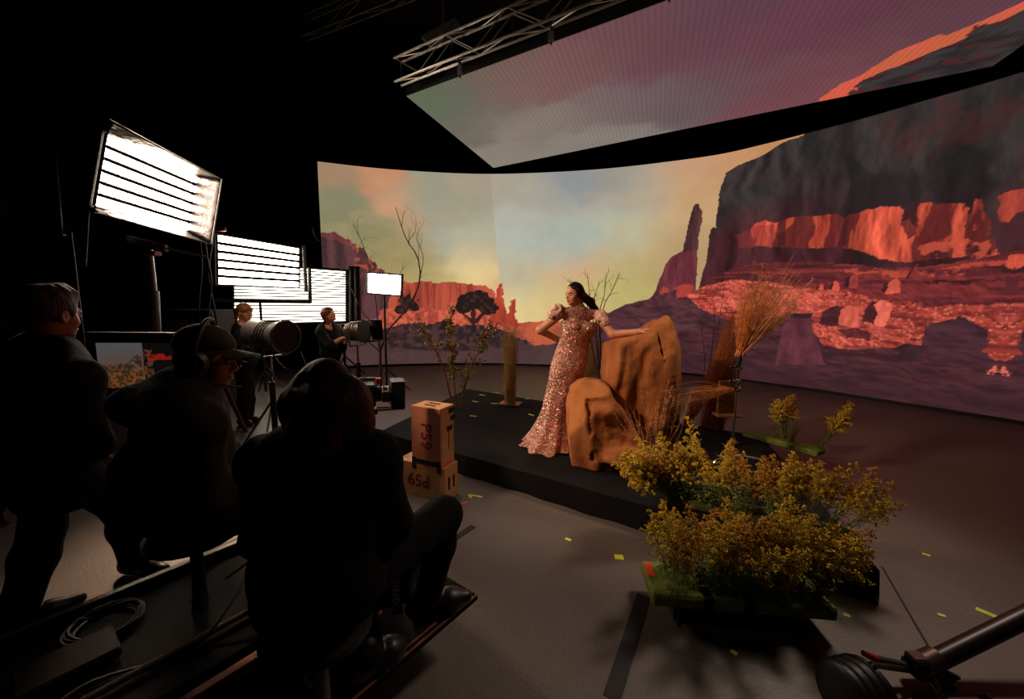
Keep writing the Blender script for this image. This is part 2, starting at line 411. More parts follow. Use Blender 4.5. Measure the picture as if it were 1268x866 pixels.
seam = su0 + (Vv - sv0) * (su1 - su0) / (sv1 - sv0)
side = sm(U - seam, -.02, .02)[..., None]
img[:] = img_l * (1 - side) + img_r * side
cl = sm(fbm2(U * 1.0 + Vv * .5, Vv * 2.6, 30), .5, .72)
mix(img, cl * sm(Vv, 1.5, 2.6), lin((196, 158, 122)), .18)
img *= (.94 + .12 * n2)[..., None]
ju, jv = U + (n3 - .5) * .12 + (n2 - .5) * .12, Vv + (n3 - .5) * .10 + (n2 - .5) * .10
ju2, jv2 = U + (n3 - .5) * .05, Vv + (n3 - .5) * .05
def area(poly, rough=1):
    return inpoly(ju, jv, poly) if rough else inpoly(ju2, jv2, poly)
def paint(mask, base, alt, noise, lo=.35, hi=.65):
    t = sm(noise, lo, hi)[..., None]; img[mask] = (lin(base) * (1 - t) + lin(alt) * t)[mask]
# --- distant ridge and ground behind everything
paint(area([(3.99,1.05),(4.86,1.15),(5.5,1.2),(6.13,1.19),(6.96,1.14),(8.14,1.17),(8.21,-0.4),(3.99,-0.62)], 0), (150,76,54), (190,90,62), n2)
paint(area([(-0.43,0.6),(1.87,0.75),(3.13,0.61),(4.42,0.71),(5.29,0.57),(6.56,0.67),(8.15,0.82),(8.22,-0.6),(-0.49,-0.65)]), (70,49,50), (80,56,56), n2)
# --- left butte, dark with red edge
LB = [(-0.21,3.31),(0.23,3.32),(0.62,3.21),(0.98,2.92),(1.28,2.57),(1.61,2.33),(2,2.05),(2.14,1.76),(2.12,0.71),(-0.34,0.56)]
mk = area(LB); paint(mk, (66,44,48), (96,60,62), nv)
mix(img, (mk & area([(0.62,3.25),(0.95,2.97),(1.32,2.55),(1.71,2.29),(1.5,2.13),(1.16,2.4),(0.97,2.52),(0.85,2.19),(0.75,2.55),(0.68,2.9)])) * sm(n3, .4, .58), lin((176,76,58)), .8)
mix(img, mk & area([(-0.16,3.35),(0.62,3.25),(0.88,3.05),(0.58,3.05),(0.04,3.19)]), lin((128,62,56)), .5)
# --- lit mesa with its talus
mk = area([(1.58,2.13),(1.9,2.2),(2.72,2.19),(3.46,2.18),(4.08,2.12),(4.25,1.95),(4.29,1.74),(4.42,1.66),(4.47,1.06),(3.13,0.92),(1.43,1.09)])
paint(mk, (168,70,54), (188,84,62), nv, .3, .6)
mix(img, mk * sm(fbm2(U * 12, Vv * 1.2, 40), .54, .64), lin((116,44,40)), .6)
mk2 = area([(1.29,1.47),(1.89,1.59),(2.71,1.47),(3.99,1.61),(4.64,1.36),(5.03,1.11),(4.64,0.88),(3.13,0.87),(1.27,0.93)])
paint(mk2, (160,64,50), (206,100,74), n3, .3, .7)
mk = area([(4.1,1.14),(4.27,1.7),(4.35,2.16),(4.44,2.18),(4.48,1.74),(4.62,1.31),(4.68,1.74),(4.79,1.76),(4.85,1.32),(5.03,1.06)])
paint(mk, (206,84,58), (160,58,44), nv)
# --- scrub belt and the umbrella-shaped trees
mk = area([(1.27,0.97),(1.67,1.05),(2.08,1.13),(2.5,1.05),(2.81,1.17),(3.13,1.09),(3.77,1.05),(4.42,0.97),(4.86,0.71),(5.29,0.64),(4.86,0.5),(3.12,0.35),(1.26,0.47)])
paint(mk, (46,34,34), (76,50,48), n3)
for cx, cy, rx, ry in [(3.733,1.735,0.472,0.234),(3.455,1.562,0.214,0.17),(4.076,1.524,0.259,0.192),(3.776,1.863,0.257,0.148),(1.995,1.721,0.225,0.166),(1.847,1.49,0.183,0.125),(2.133,1.512,0.144,0.105),(2.876,1.046,0.191,0.129)]:
    e = ((ju - cx) / rx) ** 2 + ((jv - cy) / ry) ** 2 + (n3 - .5) * 1.1
    mk = e < 1; paint(mk, (36,26,26), (70,44,38), n3, .45, .75)
for poly in ([(3.63,1.52),(3.73,1.52),(3.77,0.88),(3.64,0.87)], [(3.73,1.22),(3.99,1.48),(4.05,1.44),(3.77,1.09)], [(3.67,1.22),(3.43,1.43),(3.39,1.39),(3.65,1.09)]):
    mix(img, area(poly, 0), lin((40,28,28)), .95)
mk = area([(-0.44,0.36),(8.17,0.41),(8.22,-0.6),(-0.49,-0.65)]); mix(img, mk, lin((84,60,58)) , .3)
# --- relief: light raking over noise heights, used on every rock face of the picture
du = ss[1] - ss[0]; dv = vz[1] - vz[0]
def relief(su, sv, seed, gain, ang=0., oc=5):
    h = fbm2(U * su + n1 * .5, Vv * sv + n1 * .3, seed, oc); g = np.gradient(h, axis=0) / du * math.cos(ang) + np.gradient(h, axis=1) / dv * math.sin(ang)
    return np.clip(.5 + g * gain, 0, 1)
RC = relief(1.3, .32, 60, .45, 0., 3); RF = relief(5., 1.6, 66, .12); RG = relief(2.4, 5.5, 50, .16, 1.1); RT = relief(9, 11, 70, .055, .9)
def shade(mask, r, lo, hi): img[mask] *= (lo + (hi - lo) * r)[mask][:, None]
# --- dark hill to the right of the subject, its pillar
HILL = [(5.94,0.4),(6.86,1.14),(7.19,1.43),(7.64,1.66),(8.11,1.78),(8.66,1.88),(9.22,1.88),(9.61,1.7),(9.96,1.42),(10.39,1.12),(10.86,0.81),(11.42,0.7),(14.08,0.65),(14.33,-0.35),(6,-2.35)]
mk = area(HILL, 0); paint(mk, (70,42,48), (84,49,55), n2); shade(mk, RG, .62, 1.25)
BLK = [(8.22,1.73),(8.34,2.08),(8.4,2.27),(8.51,2.61),(8.64,2.79),(8.88,2.91),(9.17,2.95),(9.21,2.64),(9.19,2.27),(9.18,1.88),(8.66,1.81)]
mk = area(BLK, 0); paint(mk, (100,44,54), (112,52,60), nv); shade(mk, RF, .7, 1.2)
mk2 = mk & area([(8.37,1.88),(8.53,2.15),(8.75,2.07),(8.99,2.18),(9.2,2.14),(9.22,1.77),(8.33,1.77)]); mix(img, mk2 * sm(n3, .35, .55), lin((176,66,54)), .85)
SP = [(8.87,2.89),(8.92,3.18),(8.96,3.47),(9,3.68),(9.02,3.86),(9.07,3.94),(9.13,3.94),(9.17,3.84),(9.23,3.77),(9.24,3.54),(9.2,3.27),(9.19,2.91)]
mk = area(SP, 0); paint(mk, (66,42,44), (88,52,52), nv); shade(mk, RF, .6, 1.25)
mk = area([(8.04,1.71),(8.22,1.84),(8.32,1.96),(8.47,1.92),(8.76,2),(8.88,1.66),(8.12,1.61)], 0); paint(mk, (72,40,48), (92,50,56), n3)
# --- the great mesa
MESA = [(9.23,1.73),(9.3,2.29),(9.38,2.61),(9.4,2.97),(9.42,3.33),(9.48,3.41),(9.54,3.37),(9.54,3.73),(9.56,4.11),(9.61,4.34),(9.66,4.54),(9.86,4.63),(10.07,4.68),(10.25,4.7),(10.45,4.78),(10.64,4.88),(10.78,4.91),(10.94,4.92),(11.21,4.99),(13.79,5.08),(14.26,1.69),(14.02,1.23),(11.37,1.34)]
mk = area(MESA, 0); paint(mk, (54,49,48), (62,55,53), n2)
yb = sm(Vv + (n1 - .5) * 1.6, 4.3, 2.5); mix(img, mk * yb, lin((78,34,42)), .85)
shade(mk, RC, .42, 1.22); shade(mk, relief(4.5, 2.2, 67, .12, .3), .72, 1.2)
mix(img, mk * sm(fbm2(U * 1.1 + n1, Vv * .55, 61), .56, .66), lin((30,26,27)), .6)
mix(img, mk * sm(fbm2(U * 1.4 + n1, Vv * .9, 63), .6, .7), lin((84,40,40)), .35)
# --- talus below the cliff: lit rubble
TAL = [(9.01,1.88),(9.37,2.1),(9.67,2.17),(9.91,2.23),(10.46,2.18),(10.91,2.1),(11.31,2.12),(11.81,2.08),(12.29,1.92),(12.72,1.78),(13.27,1.78),(13.68,1.78),(14.11,1.82),(14.3,0.69),(13.53,0.81),(12.9,0.87),(12.38,0.86),(11.92,0.78),(11.54,0.87),(11.2,1),(10.84,1.14),(10.38,1.22),(9.89,1.34),(9.37,1.55)]
mk = area(TAL, 0); paint(mk, (176,66,56), (206,88,72), n2, .35, .6)
fade = sm(U - ss.max() * 0, [(11.15,1.65)][0][0], [(12.83,1.67)][0][0]); mix(img, mk * fade, lin((148,54,46)), .75)
shade(mk, RT, .25, 1.6); spk = fbm2(U * 30, Vv * 30, 70, 2); mix(img, mk * sm(spk, .66, .74), lin((236,124,100)), .6); mix(img, mk * sm(fbm2(U * 3, Vv * 16, 73), .56, .66), lin((92,36,38)), .7)
# --- ledges
LED = [(9.5,2.25),(9.9,2.45),(10.36,2.56),(11.28,2.53),(12.02,2.42),(12.47,2.33),(12.95,2.32),(13.38,2.39),(14.04,2.58),(14.13,2.02),(13.65,2.09),(13.07,2.09),(12.69,2.05),(12.16,2.09),(11.3,2.25),(10.45,2.32),(9.83,2.2)]
mk = area(LED, 0); paint(mk, (92,38,42), (128,50,46), nh, .4, .62); shade(mk, RT, .5, 1.4); mix(img, mk * sm(fbm2(U * .7, Vv * 20, 77), .56, .64), lin((52,26,32)), .75)
mk = area([(10.38,2.32),(12.04,2.18),(12.79,2.05),(13.94,2.03),(14.05,1.76),(13.1,1.7),(12.62,1.75),(12.06,1.92),(11.05,2.07)]); paint(mk, (88,36,42), (122,46,46), nh, .4, .62); shade(mk, RT, .45, 1.45)
mk = area([(11.79,2.4),(12.77,2.28),(13.39,2.34),(13.92,2.39),(13.93,2.23),(13.23,2.18),(12.58,2.19),(12.03,2.24)]); mix(img, mk * sm(n3 * .6 + nh * .4, .45, .58), lin((190,74,58)), .75)
# --- sunlit band of the cliff
BAND = [(10.23,3.27),(10.32,3.39),(10.49,3.42),(10.7,3.34),(10.88,3.39),(11.08,3.41),(11.28,3.38),(11.46,3.38),(11.68,3.38),(11.79,3.25),(11.83,3.33),(11.94,3.34),(12.07,3.37),(12.21,3.37),(12.37,3.38),(12.5,3.34),(12.58,3.25),(12.56,3.1),(12.64,3.11),(12.73,2.97),(12.75,3.35),(12.86,3.35),(13.04,3.29),(13.22,3.27),(13.31,3.19),(13.3,3.08),(13.36,3.11),(13.35,3.3),(13.43,3.28),(13.47,3.09),(13.53,2.97),(13.56,2.75),(13.53,2.69),(13.64,2.65),(13.65,2.44),(13.29,2.45),(12.94,2.43),(12.68,2.4),(12.34,2.5),(12,2.68),(11.76,2.76),(11.26,2.77),(10.85,2.84),(10.18,2.94)]
mk = area(BAND, 0); paint(mk, (192,72,54), (206,84,62), nv, .3, .65); shade(mk, RC, .6, 1.25); shade(mk, RF, .42, 1.4)
mix(img, mk * sm(fbm2(U * 3.2 + n1, Vv * .7, 80), .58, .63), lin((74,28,32)), .85)
for poly in ([(10.72,3.43),(10.86,3.44),(10.88,2.84),(10.74,2.86)], [(11.76,3.19),(11.85,3.32),(11.84,2.78),(11.72,2.76)], [(12.57,3.25),(12.75,3.35),(12.76,2.86),(12.67,2.79),(12.57,3.02)], [(12.95,2.55),(13.19,2.63),(13.21,2.43),(12.94,2.43)], [(13.33,2.62),(13.57,2.64),(13.6,2.42),(13.34,2.44)], [(13.3,3.12),(13.36,3.11),(13.4,2.7),(13.3,2.72)]):
    mix(img, area(poly, 0), lin((66,28,32)), .82)
mk = area([(13.59,3.3),(13.65,3.33),(13.86,3.35),(13.89,3.06),(13.77,3.02),(13.71,2.89),(13.62,2.95)], 0); mix(img, mk, lin((172,66,52)), .9); shade(mk, RF, .5, 1.3)
mix(img, area([(9.96,3.17),(10.31,3.33),(10.67,3.31),(10.68,2.88),(10.03,2.89)], 0), lin((124,48,46)), .55)
mk = area([(12.75,2.68),(13.01,2.7),(13.35,2.69),(13.64,2.67),(13.68,2.44),(13.38,2.39),(12.94,2.43)]); mix(img, mk * sm(fbm2(U * 6, Vv * 6, 90), .5, .58), lin((190,78,60)), .8)
# --- boulders, lit faces with dark sides
def boulder(poly, c, dark):
    mix(img, area(dark, 0), lin((54,28,34)), .92); mk = area(poly, 0); paint(mk, c, tuple(min(255, q * 1.1) for q in c), n3); shade(mk, RF, .75, 1.15)
boulder([(11.83,1.33),(11.87,1.6),(11.99,1.69),(12.13,1.63),(12.14,1.46),(12.16,1.28),(12,1.3)], (206,92,74), [(11.56,1.31),(11.59,1.56),(11.8,1.69),(11.93,1.6),(11.86,1.3)])
boulder([(12.36,1.35),(12.39,1.55),(12.35,1.72),(12.43,1.79),(12.58,1.72),(12.56,1.53),(12.51,1.32)], (216,100,82), [(12.2,1.4),(12.22,1.63),(12.32,1.78),(12.42,1.69),(12.38,1.35)])
boulder([(12.46,1.89),(12.49,2.08),(12.6,2.16),(12.67,1.91)], (198,84,66), [(12.4,1.92),(12.43,2.06),(12.49,2.08),(12.47,1.89)])
boulder([(11.94,2.01),(11.96,2.25),(12.06,2.21),(12.09,2)], (150,60,52), [(11.86,2.04),(11.9,2.19),(11.97,2.22),(11.95,2.01)])
boulder([(11.7,1.97),(11.73,2.15),(11.81,2.11),(11.82,1.94)], (194,76,60), [(11.65,1.99),(11.68,2.08),(11.74,2.12),(11.71,1.96)])
boulder([(11.49,1.98),(11.52,2.08),(11.57,2.05),(11.58,1.96)], (190,74,60), [(11.45,1.99),(11.48,2.05),(11.52,2.08),(11.5,1.96)])
boulder([(12.74,2.14),(12.8,2.39),(12.88,2.12)], (124,48,46), [(12.69,2.13),(12.79,2.37),(12.76,2.13)])
boulder([(13.74,2.27),(13.77,2.43),(13.87,2.44),(13.88,2.33),(13.83,2.24)], (194,76,58), [(13.69,2.2),(13.76,2.27),(13.87,2.26),(13.88,2.15)])
mix(img, area([(11.81,1.23),(12.12,1.28),(12.35,1.18),(12.32,1.06),(12.02,1.1)], 0), lin((60,28,36)), .85)
# --- purple shade over the near ground
SH = [(5.94,0.31),(7.38,0.78),(8.88,1),(9.89,1.23),(10.46,1.16),(10.81,1.44),(11.16,1.52),(11.39,1.49),(11.49,1.15),(11.66,0.91),(12.06,0.86),(12.38,0.92),(12.59,0.94),(12.69,0.98),(12.77,1.04),(12.98,1.04),(13.01,1.36),(13.13,1.42),(13.3,1.5),(13.39,1.4),(13.68,1.35),(13.69,1.08),(13.6,0.97),(13.77,0.89),(14.2,0.93),(14.4,-0.33),(6,-2.35)]
mk = area(SH, 0); paint(mk, (72,39,44), (82,44,50), n2); shade(mk, RG, .55, 1.3)
dn = sm(Vv, 1.0, .1); mix(img, mk * dn, lin((58,33,38)), .7); mix(img, mk * sm(fbm2(U * 3, Vv * 14, 95), .56, .68), lin((48,30,36)), .55)
mk = area([(10.89,0.44),(10.94,0.98),(11.02,1.42),(11.01,1.5),(11.44,1.51),(11.4,1.4),(11.56,0.97),(11.72,0.54)], 0); paint(mk, (86,42,52), (100,50,60), n2); shade(mk, RF, .75, 1.2); mix(img, area([(10.98,1.51),(11.46,1.53),(11.42,1.43),(11.02,1.42)], 0), lin((44,28,34)), .8)
mk = area([(12.71,0.73),(12.75,0.96),(12.87,1.03),(12.96,1.01),(13.04,0.77)], 0); paint(mk, (50,32,38), (62,38,44), n2)
mk = area([(13.05,0.72),(13.08,1.02),(13.01,1.28),(13.11,1.39),(13.24,1.37),(13.35,1.53),(13.47,1.48),(13.66,1.35),(13.73,0.82)], 0); paint(mk, (58,34,42), (74,42,50), n2); shade(mk, RG, .7, 1.2)
mk = area([(13.69,0.69),(13.79,0.82),(13.94,0.82),(13.91,0.7)]); mix(img, mk * sm(spk, .42, .5), lin((226,108,90)), .9)
mk = area([(13.7,1.13),(14.02,1.23),(14.12,1.1),(13.69,1.01)]); paint(mk, (150,54,48), (80,36,40), nh)
mk = area([(12.92,1.67),(14.12,1.76),(14.14,1.56),(13.46,1.56),(13.03,1.52)]); mix(img, mk * sm(nh, .4, .6), lin((96,38,40)), .8)
mk = area([(13.72,1.9),(13.75,2.13),(14.01,2.14),(14.11,1.85)]); mix(img, mk, lin((84,38,44)), .85)
mk = area([(3.99,1.05),(14.04,2.58),(14.4,-0.33),(-0.49,-0.65),(-0.43,0.6)], 0); img[mk] *= (.9 + .2 * n3)[mk][:, None]
i0 = int([(13.84,2.6)][0][0] / ss[-1] * (NU - 1))
for i in range(i0 + 1, NU): img[i] = img[2 * i0 - i]      # the cliff runs on past the edge of view
img = np.clip(img, 0, 1)

def screen_mat(name, cells):
    m = bpy.data.materials.new(name); m.use_nodes = True; nt = m.node_tree; n = nt.nodes; L = nt.links; b = n['Principled BSDF']
    b.inputs['Base Color'].default_value = (.008, .008, .009, 1); b.inputs['Roughness'].default_value = .7; b.inputs['Specular IOR Level'].default_value = .1
    at = n.new('ShaderNodeAttribute'); at.attribute_name = 'picture'
    uv = n.new('ShaderNodeAttribute'); uv.attribute_name = 'cell'
    # rows of light-emitting diodes: a fine, faint line grid
    mul = []
    for k, (per, amp) in enumerate(cells):
        sx = n.new('ShaderNodeSeparateXYZ'); L.new(uv.outputs['Vector'], sx.inputs[0])
        ma = n.new('ShaderNodeMath'); ma.operation = 'MULTIPLY'; ma.inputs[1].default_value = 2 * math.pi / per; L.new(sx.outputs[k], ma.inputs[0])
        si = n.new('ShaderNodeMath'); si.operation = 'SINE'; L.new(ma.outputs[0], si.inputs[0])
        md = n.new('ShaderNodeMath'); md.operation = 'MULTIPLY_ADD'; md.inputs[1].default_value = amp; md.inputs[2].default_value = 1; L.new(si.outputs[0], md.inputs[0]); mul.append(md)
    pr = n.new('ShaderNodeMath'); pr.operation = 'MULTIPLY'; L.new(mul[0].outputs[0], pr.inputs[0]); L.new(mul[1].outputs[0], pr.inputs[1])
    L.new(at.outputs['Color'], b.inputs['Emission Color']); L.new(pr.outputs[0], b.inputs['Emission Strength'])
    m.cycles.emission_sampling = 'NONE'
    return m
def grid_faces(nu, nv):
    i = np.arange(nu - 1)[:, None] * nv + np.arange(nv - 1)[None, :]
    return np.stack([i, i + nv, i + nv + 1, i + 1], -1).reshape(-1, 4)
def screen_mesh(name, pos, rgb, cell):
    me = npmesh(name, pos, grid_faces(*rgb.shape[:2]))
    a = me.attributes.new('picture', 'FLOAT_COLOR', 'POINT'); a.data.foreach_set('color', np.concatenate([rgb.reshape(-1, 3), np.ones((pos.shape[0], 1))], 1).astype(np.float32).ravel())
    a = me.attributes.new('cell', 'FLOAT_VECTOR', 'POINT'); a.data.foreach_set('vector', cell.astype(np.float32).ravel())
    return me
root = empty('led_wall', (2.0, 9.8, 0), 'tall curved screen wall showing a red desert with mesas at sunset', 'screen')
pos = np.stack([np.repeat(pc[:, 0], NV), np.repeat(pc[:, 1], NV), np.tile(vz, NU)], 1)
link('display', screen_mesh('display', pos, img, np.stack([U.ravel(), Vv.ravel(), U.ravel() * 0], 1)), screen_mat('led_display', [(.031, .03), (.031, .05)]), root)
tg = np.gradient(pc, axis=0); nb = np.stack([-tg[:, 1], tg[:, 0]], 1); nb /= np.linalg.norm(nb, axis=1)[:, None]
mb = MB(); ii = list(range(0, NU, 12)) + [NU - 1]
for k, i in enumerate(ii):
    o = pc[i] + nb[i] * .012; q = pc[i] + nb[i] * .14
    mb.v += [(o[0], o[1], .02), (q[0], q[1], .02), (q[0], q[1], 4.97), (o[0], o[1], 4.97)]
    if k:
        for a in range(4): mb.f.append((4 * k - 4 + a, 4 * k - 4 + (a + 1) % 4, 4 * k + (a + 1) % 4, 4 * k + a))
mb.f += [(0, 1, 2, 3), (4 * len(ii) - 4, 4 * len(ii) - 1, 4 * len(ii) - 2, 4 * len(ii) - 3)]
M_mblack = mat('matte_black_metal', (20, 19, 19), .55, var=.2)
mb.build('cabinet_backs', M_mblack, root)
mb = MB()
for k, i in enumerate(ii):
    o = pc[i] - nb[i] * .01; q = pc[i] + nb[i] * .3
    mb.v += [(o[0], o[1], 0), (q[0], q[1], 0), (q[0], q[1], .05), (o[0], o[1], .05)]
    if k:
        for a in range(4): mb.f.append((4 * k - 4 + a, 4 * k - 4 + (a + 1) % 4, 4 * k + (a + 1) % 4, 4 * k + a))
mb.build('base_rail', M_mblack, root)

# ================================================================= hanging ceiling screen
(CB, CEv, CNv, CS) = [(-0.496,10.349,5),(0.852,-0.524,0),(-0.34,-0.94,0),(8.374,3.674,0)]
CB, CEv, CNv = V(*CB), V(*CEv), V(*CNv); Lx, Ly = CS[0], CS[1]
nx, ny = 420, 186
a1, b1 = np.meshgrid(np.linspace(0, Lx, nx), np.linspace(0, Ly, ny), indexing='ij')
ci = np.zeros(a1.shape + (3,))
m1 = fbm2(a1 * .8, b1 * 1.3, 3); m2 = fbm2(a1 * 3, b1 * 3, 8); m3 = fbm2(a1 * 9, b1 * 9, 11)
CPT = [(p, r, c) for p, (r, c) in zip(
    [(0.26,3.37),(0.78,2.95),(0.86,2.26),(0.89,0.55),(1.56,3.06),(2,1.65),(2.37,0.25),(2.63,2.95),(3.21,1.63),(3.58,3.19),(4.11,1.43),(4.37,2.59),(4.68,3.05),(5.09,1.62),(5.48,2.32),(6.09,1.07),(6.11,2.27),(6.82,1.88)],
    [(.5,(96,106,80)),(.6,(98,104,88)),(.6,(116,108,94)),(.6,(138,128,114)),(.6,(120,92,82)),(.7,(132,118,106)),(.7,(138,126,118)),(.7,(124,86,84)),(.7,(122,98,100)),(.8,(112,70,78)),(.8,(106,86,92)),(.8,(108,62,76)),(.8,(92,62,76)),(.7,(102,72,82)),(.8,(108,58,74)),(.7,(118,68,76)),(.8,(102,56,72)),(.8,(98,60,70))])]
soft(ci, a1 + (m1 - .5) * 1.2, b1 + (m2 - .5) * .8, CPT)
ci *= (.85 + .3 * m1)[..., None]
def carea(poly, j=.1): return inpoly(a1 + (m3 - .5) * j, b1 + (m3 - .5) * j, poly)
mk = carea([(6.44,-0.17),(6.47,0.2),(6.55,0.51),(6.73,0.64),(6.82,0.89),(6.92,1.13),(7.16,1.28),(7.36,1.29),(7.54,1.4),(7.75,1.61),(7.9,1.67),(8.14,1.36),(7.9,1.26),(7.79,1.09),(7.66,1.13),(7.59,0.98),(7.45,0.81),(7.27,0.68),(7.17,0.53),(7.01,0.26),(6.89,0.08),(6.8,-0.25)], .16)
t = sm(m2, .35, .7)[..., None]; ci[mk] = (lin((226, 82, 58)) * (1 - t) + lin((204, 92, 50)) * t)[mk]
mk = carea([(6.88,-0.47),(6.84,0.15),(6.81,0.46),(6.94,0.57),(7.1,0.65),(7.23,0.78),(7.4,0.91),(7.56,1.02),(7.51,1.33),(7.65,1.29),(7.76,1.28),(7.86,1.42),(8.09,1.63),(11.41,-3.78)], .22)
t = sm(fbm2(a1 * 2.6, b1 * 4, 31), .45, .65)[..., None]; ci[mk] = (lin((60, 54, 54)) * (1 - t) + lin((46, 38, 40)) * t)[mk]
mk &= fbm2(a1 * 4, b1 * 6, 37) > .6; ci[mk] = lin((84, 34, 34))
root = empty('led_ceiling', CB + CEv * Lx / 2 + CNv * Ly / 2, 'flat screen panel hanging overhead showing mauve evening sky and an orange cloud edge', 'screen')
pos = (CB + a1[..., None] * CEv + b1[..., None] * CNv).reshape(-1, 3)
pos2 = pos.copy()
ci = ci * .82 + ci.mean(2, keepdims=True) * .1
me = screen_mesh('display', pos2, np.clip(ci, 0, 1), np.stack([a1.ravel(), b1.ravel(), a1.ravel() * 0], 1))
link('display', me, screen_mat('ceiling_led_display', [(.075, .075), (.075, .03)]), root)
MB().box(CB + CEv * Lx / 2 + CNv * Ly / 2 + V(0, 0, .07), (Lx / 2, Ly / 2, .06), CEv, CNv, (0, 0, 1)).build('cabinet_backs', M_mblack, root)

# ================================================================= trusses and grid
M_steel = mat('truss_aluminium', (168, 160, 150), .35, 1.0, var=.1)
M_steel_dim = mat('truss_dark_steel', (110, 104, 100), .6, .5, var=.1)
def truss(name, a, b, wd, label, m, bay=.5, r=.019):
    a = V(*a); b = V(*b); d = unit(b - a); n = unit(np.cross(d, V(0, 0, 1))); Ln = np.linalg.norm(b - a); up = V(0, 0, 1)
    root = empty(name, (a + b) / 2, label, 'truss')
    C = [a + n * wd * x * .4 + up * wd * z for x, z in ((0, 0), (1, 0), (1, 1), (0, 1))]
    for c in C: MB().tube([c, c + d * Ln], r, 8).build('chord', m, root, True)
    k = int(Ln / bay); web = 0
    for i in range(k + 1):
        t0, t1 = i * bay, min((i + 1) * bay, Ln)
        for p, q in ((0, 3), (1, 2), (0, 1), (3, 2)):
            s0, s1 = (p, q) if i % 2 else (q, p)
            if t1 > t0 + .05: MB().tube([C[s0] + d * t0, C[s1] + d * t1], r * .45, 6).build('brace', m, root, True)
        if i % 2 == 0: MB().tube([C[0] + d * t0, C[3] + d * t0], r * .45, 6).build('brace', m, root, True)
    return root, C, d, n
T0 = V(*(-1.73,6.55,4.986)); dT = CEv
t0, C0, dT_, nT = truss('lighting_truss', T0, T0 + CEv * 6.2, .33, 'bright aluminium box truss running along the edge of the hanging screen', M_steel)
for k in (1.15, 2.55, 3.9, 5.2):
    p = T0 + CEv * k; mb = MB(); mb.ring(p, CEv, .034, .012, 14); mb.cyl(p - V(0, 0, .03), p - V(0, 0, .2), .012, 8); mb.box(p - V(0, 0, .1), (.035, .02, .05), CEv, np.cross(V(0, 0, 1), CEv)); mb.build('hanging_clamp', M_steel_dim, t0, True)
ra = V(*(-3.937,8.2,6.375)); rb = V(*(-1.76,7.2,6.726)); rb[2] = ra[2] = 6.6
truss('rigging_truss', ra, rb + (rb - ra) * 1.2, .34, 'dim grey truss high up in the dark near the top left', M_steel_dim, .7, .018)
# flat grey fixture
root = empty('overhead_panel_light', (-1.121,6.9,5.888), 'flat grey switched-off panel light hung behind the bright truss', 'light')
cn = [V(*p) for p in ((-1.547,7.2,6.042), (-0.993,7.2,6.318), (-0.762,6.8,5.853), (-1.286,6.8,5.614))]
MB().prism(cn, (0, 0, .05)).build('housing', mat('grey_panel', (110, 106, 102), .6, var=.06), root)
MB().tube([sum(cn) / 4 + V(0, 0, .05), sum(cn) / 4 + V(0, 0, 1.2)], .012).build('hanger', M_steel_dim, root)

# ================================================================= low black stage platform
M_cloth = mat('black_stage_cloth', (17, 16, 17), .9, var=.35, scale=3, bump=.5, bscale=5, spec=.15)
PA, PB, PF = V(*(-1.519,4.443,0.2)), V(*(2.096,2.098,0.2)), V(*(-0.761,6.74,0.2)); PC = PB + (PF - PA)
root = empty('stage_platform', (PA + PB + PF + PC) / 4 * V(1, 1, 0), 'low black cloth covered stage platform under the posing woman', 'platform')
S1a, S1b = PA + (PF - PA) * .54, PB + (PC - PB) * .54
def slab(name, q, z0, z1):
    return MB().prism([V(p[0], p[1], z0) for p in q], (0, 0, z1 - z0)).build(name, M_cloth, root)
g = unit(PF - PA) * .004
slab('deck_panel', [PA, PB, S1b - g, S1a - g], .17, .2); slab('deck_panel', [S1a + g, S1b + g, PC, PF], .17, .2)
def skirt(p, q, n):
    d = unit(q - p); nrm = np.cross(d, V(0, 0, 1)); L_ = np.linalg.norm(q - p); lo = []; hi = []
    for i in range(n + 1):
        b_ = p + (q - p) * i / n; wv_ = .008 * math.sin(i * 1.1) + .006 * math.sin(i * .37 + 1)
        hi.append(V(b_[0], b_[1], .2) + nrm * .002); lo.append(V(b_[0], b_[1], .002) + nrm * (.012 + wv_))
    mb = MB(); mb.loft([lo, [(a + b) / 2 + nrm * .001 for a, b in zip(lo, hi)], hi], cap=False, closed=False); return link('skirt', mb.mesh('skirt'), M_cloth, root, smooth=True)
for p, q in ((PA, PB), (PB, PC), (PC, PF), (PF, PA)): skirt(p, q, 60)

# ================================================================= people
M_skin = mat('skin', (206, 140, 108), .5, var=.06, scale=20)
M_skin_red = mat('skin_ruddy', (190, 112, 84), .55, var=.08, scale=18)
M_lip = mat('lip', (150, 48, 48), .4, var=.05)
M_eye = mat('eye_white', (205, 195, 185), .3, var=.02)
M_iris = mat('iris_dark', (30, 20, 16), .2)
M_brow = mat('brow_hair', (40, 26, 20), .8)
M_cblack = mat('black_clothing', (27, 25, 24), .92, var=.3, scale=4, bump=.25, bscale=60, spec=.12)
M_cchar = mat('charcoal_knit', (34, 31, 29), .95, var=.3, scale=5, bump=.35, bscale=90, spec=.1)
M_cnavy = mat('dark_trousers', (22, 21, 22), .9, var=.25, scale=5, bump=.2, bscale=70, spec=.15)
M_leather = mat('black_leather', (24, 21, 20), .42, var=.25, scale=8, bump=.15, bscale=25, spec=.4)

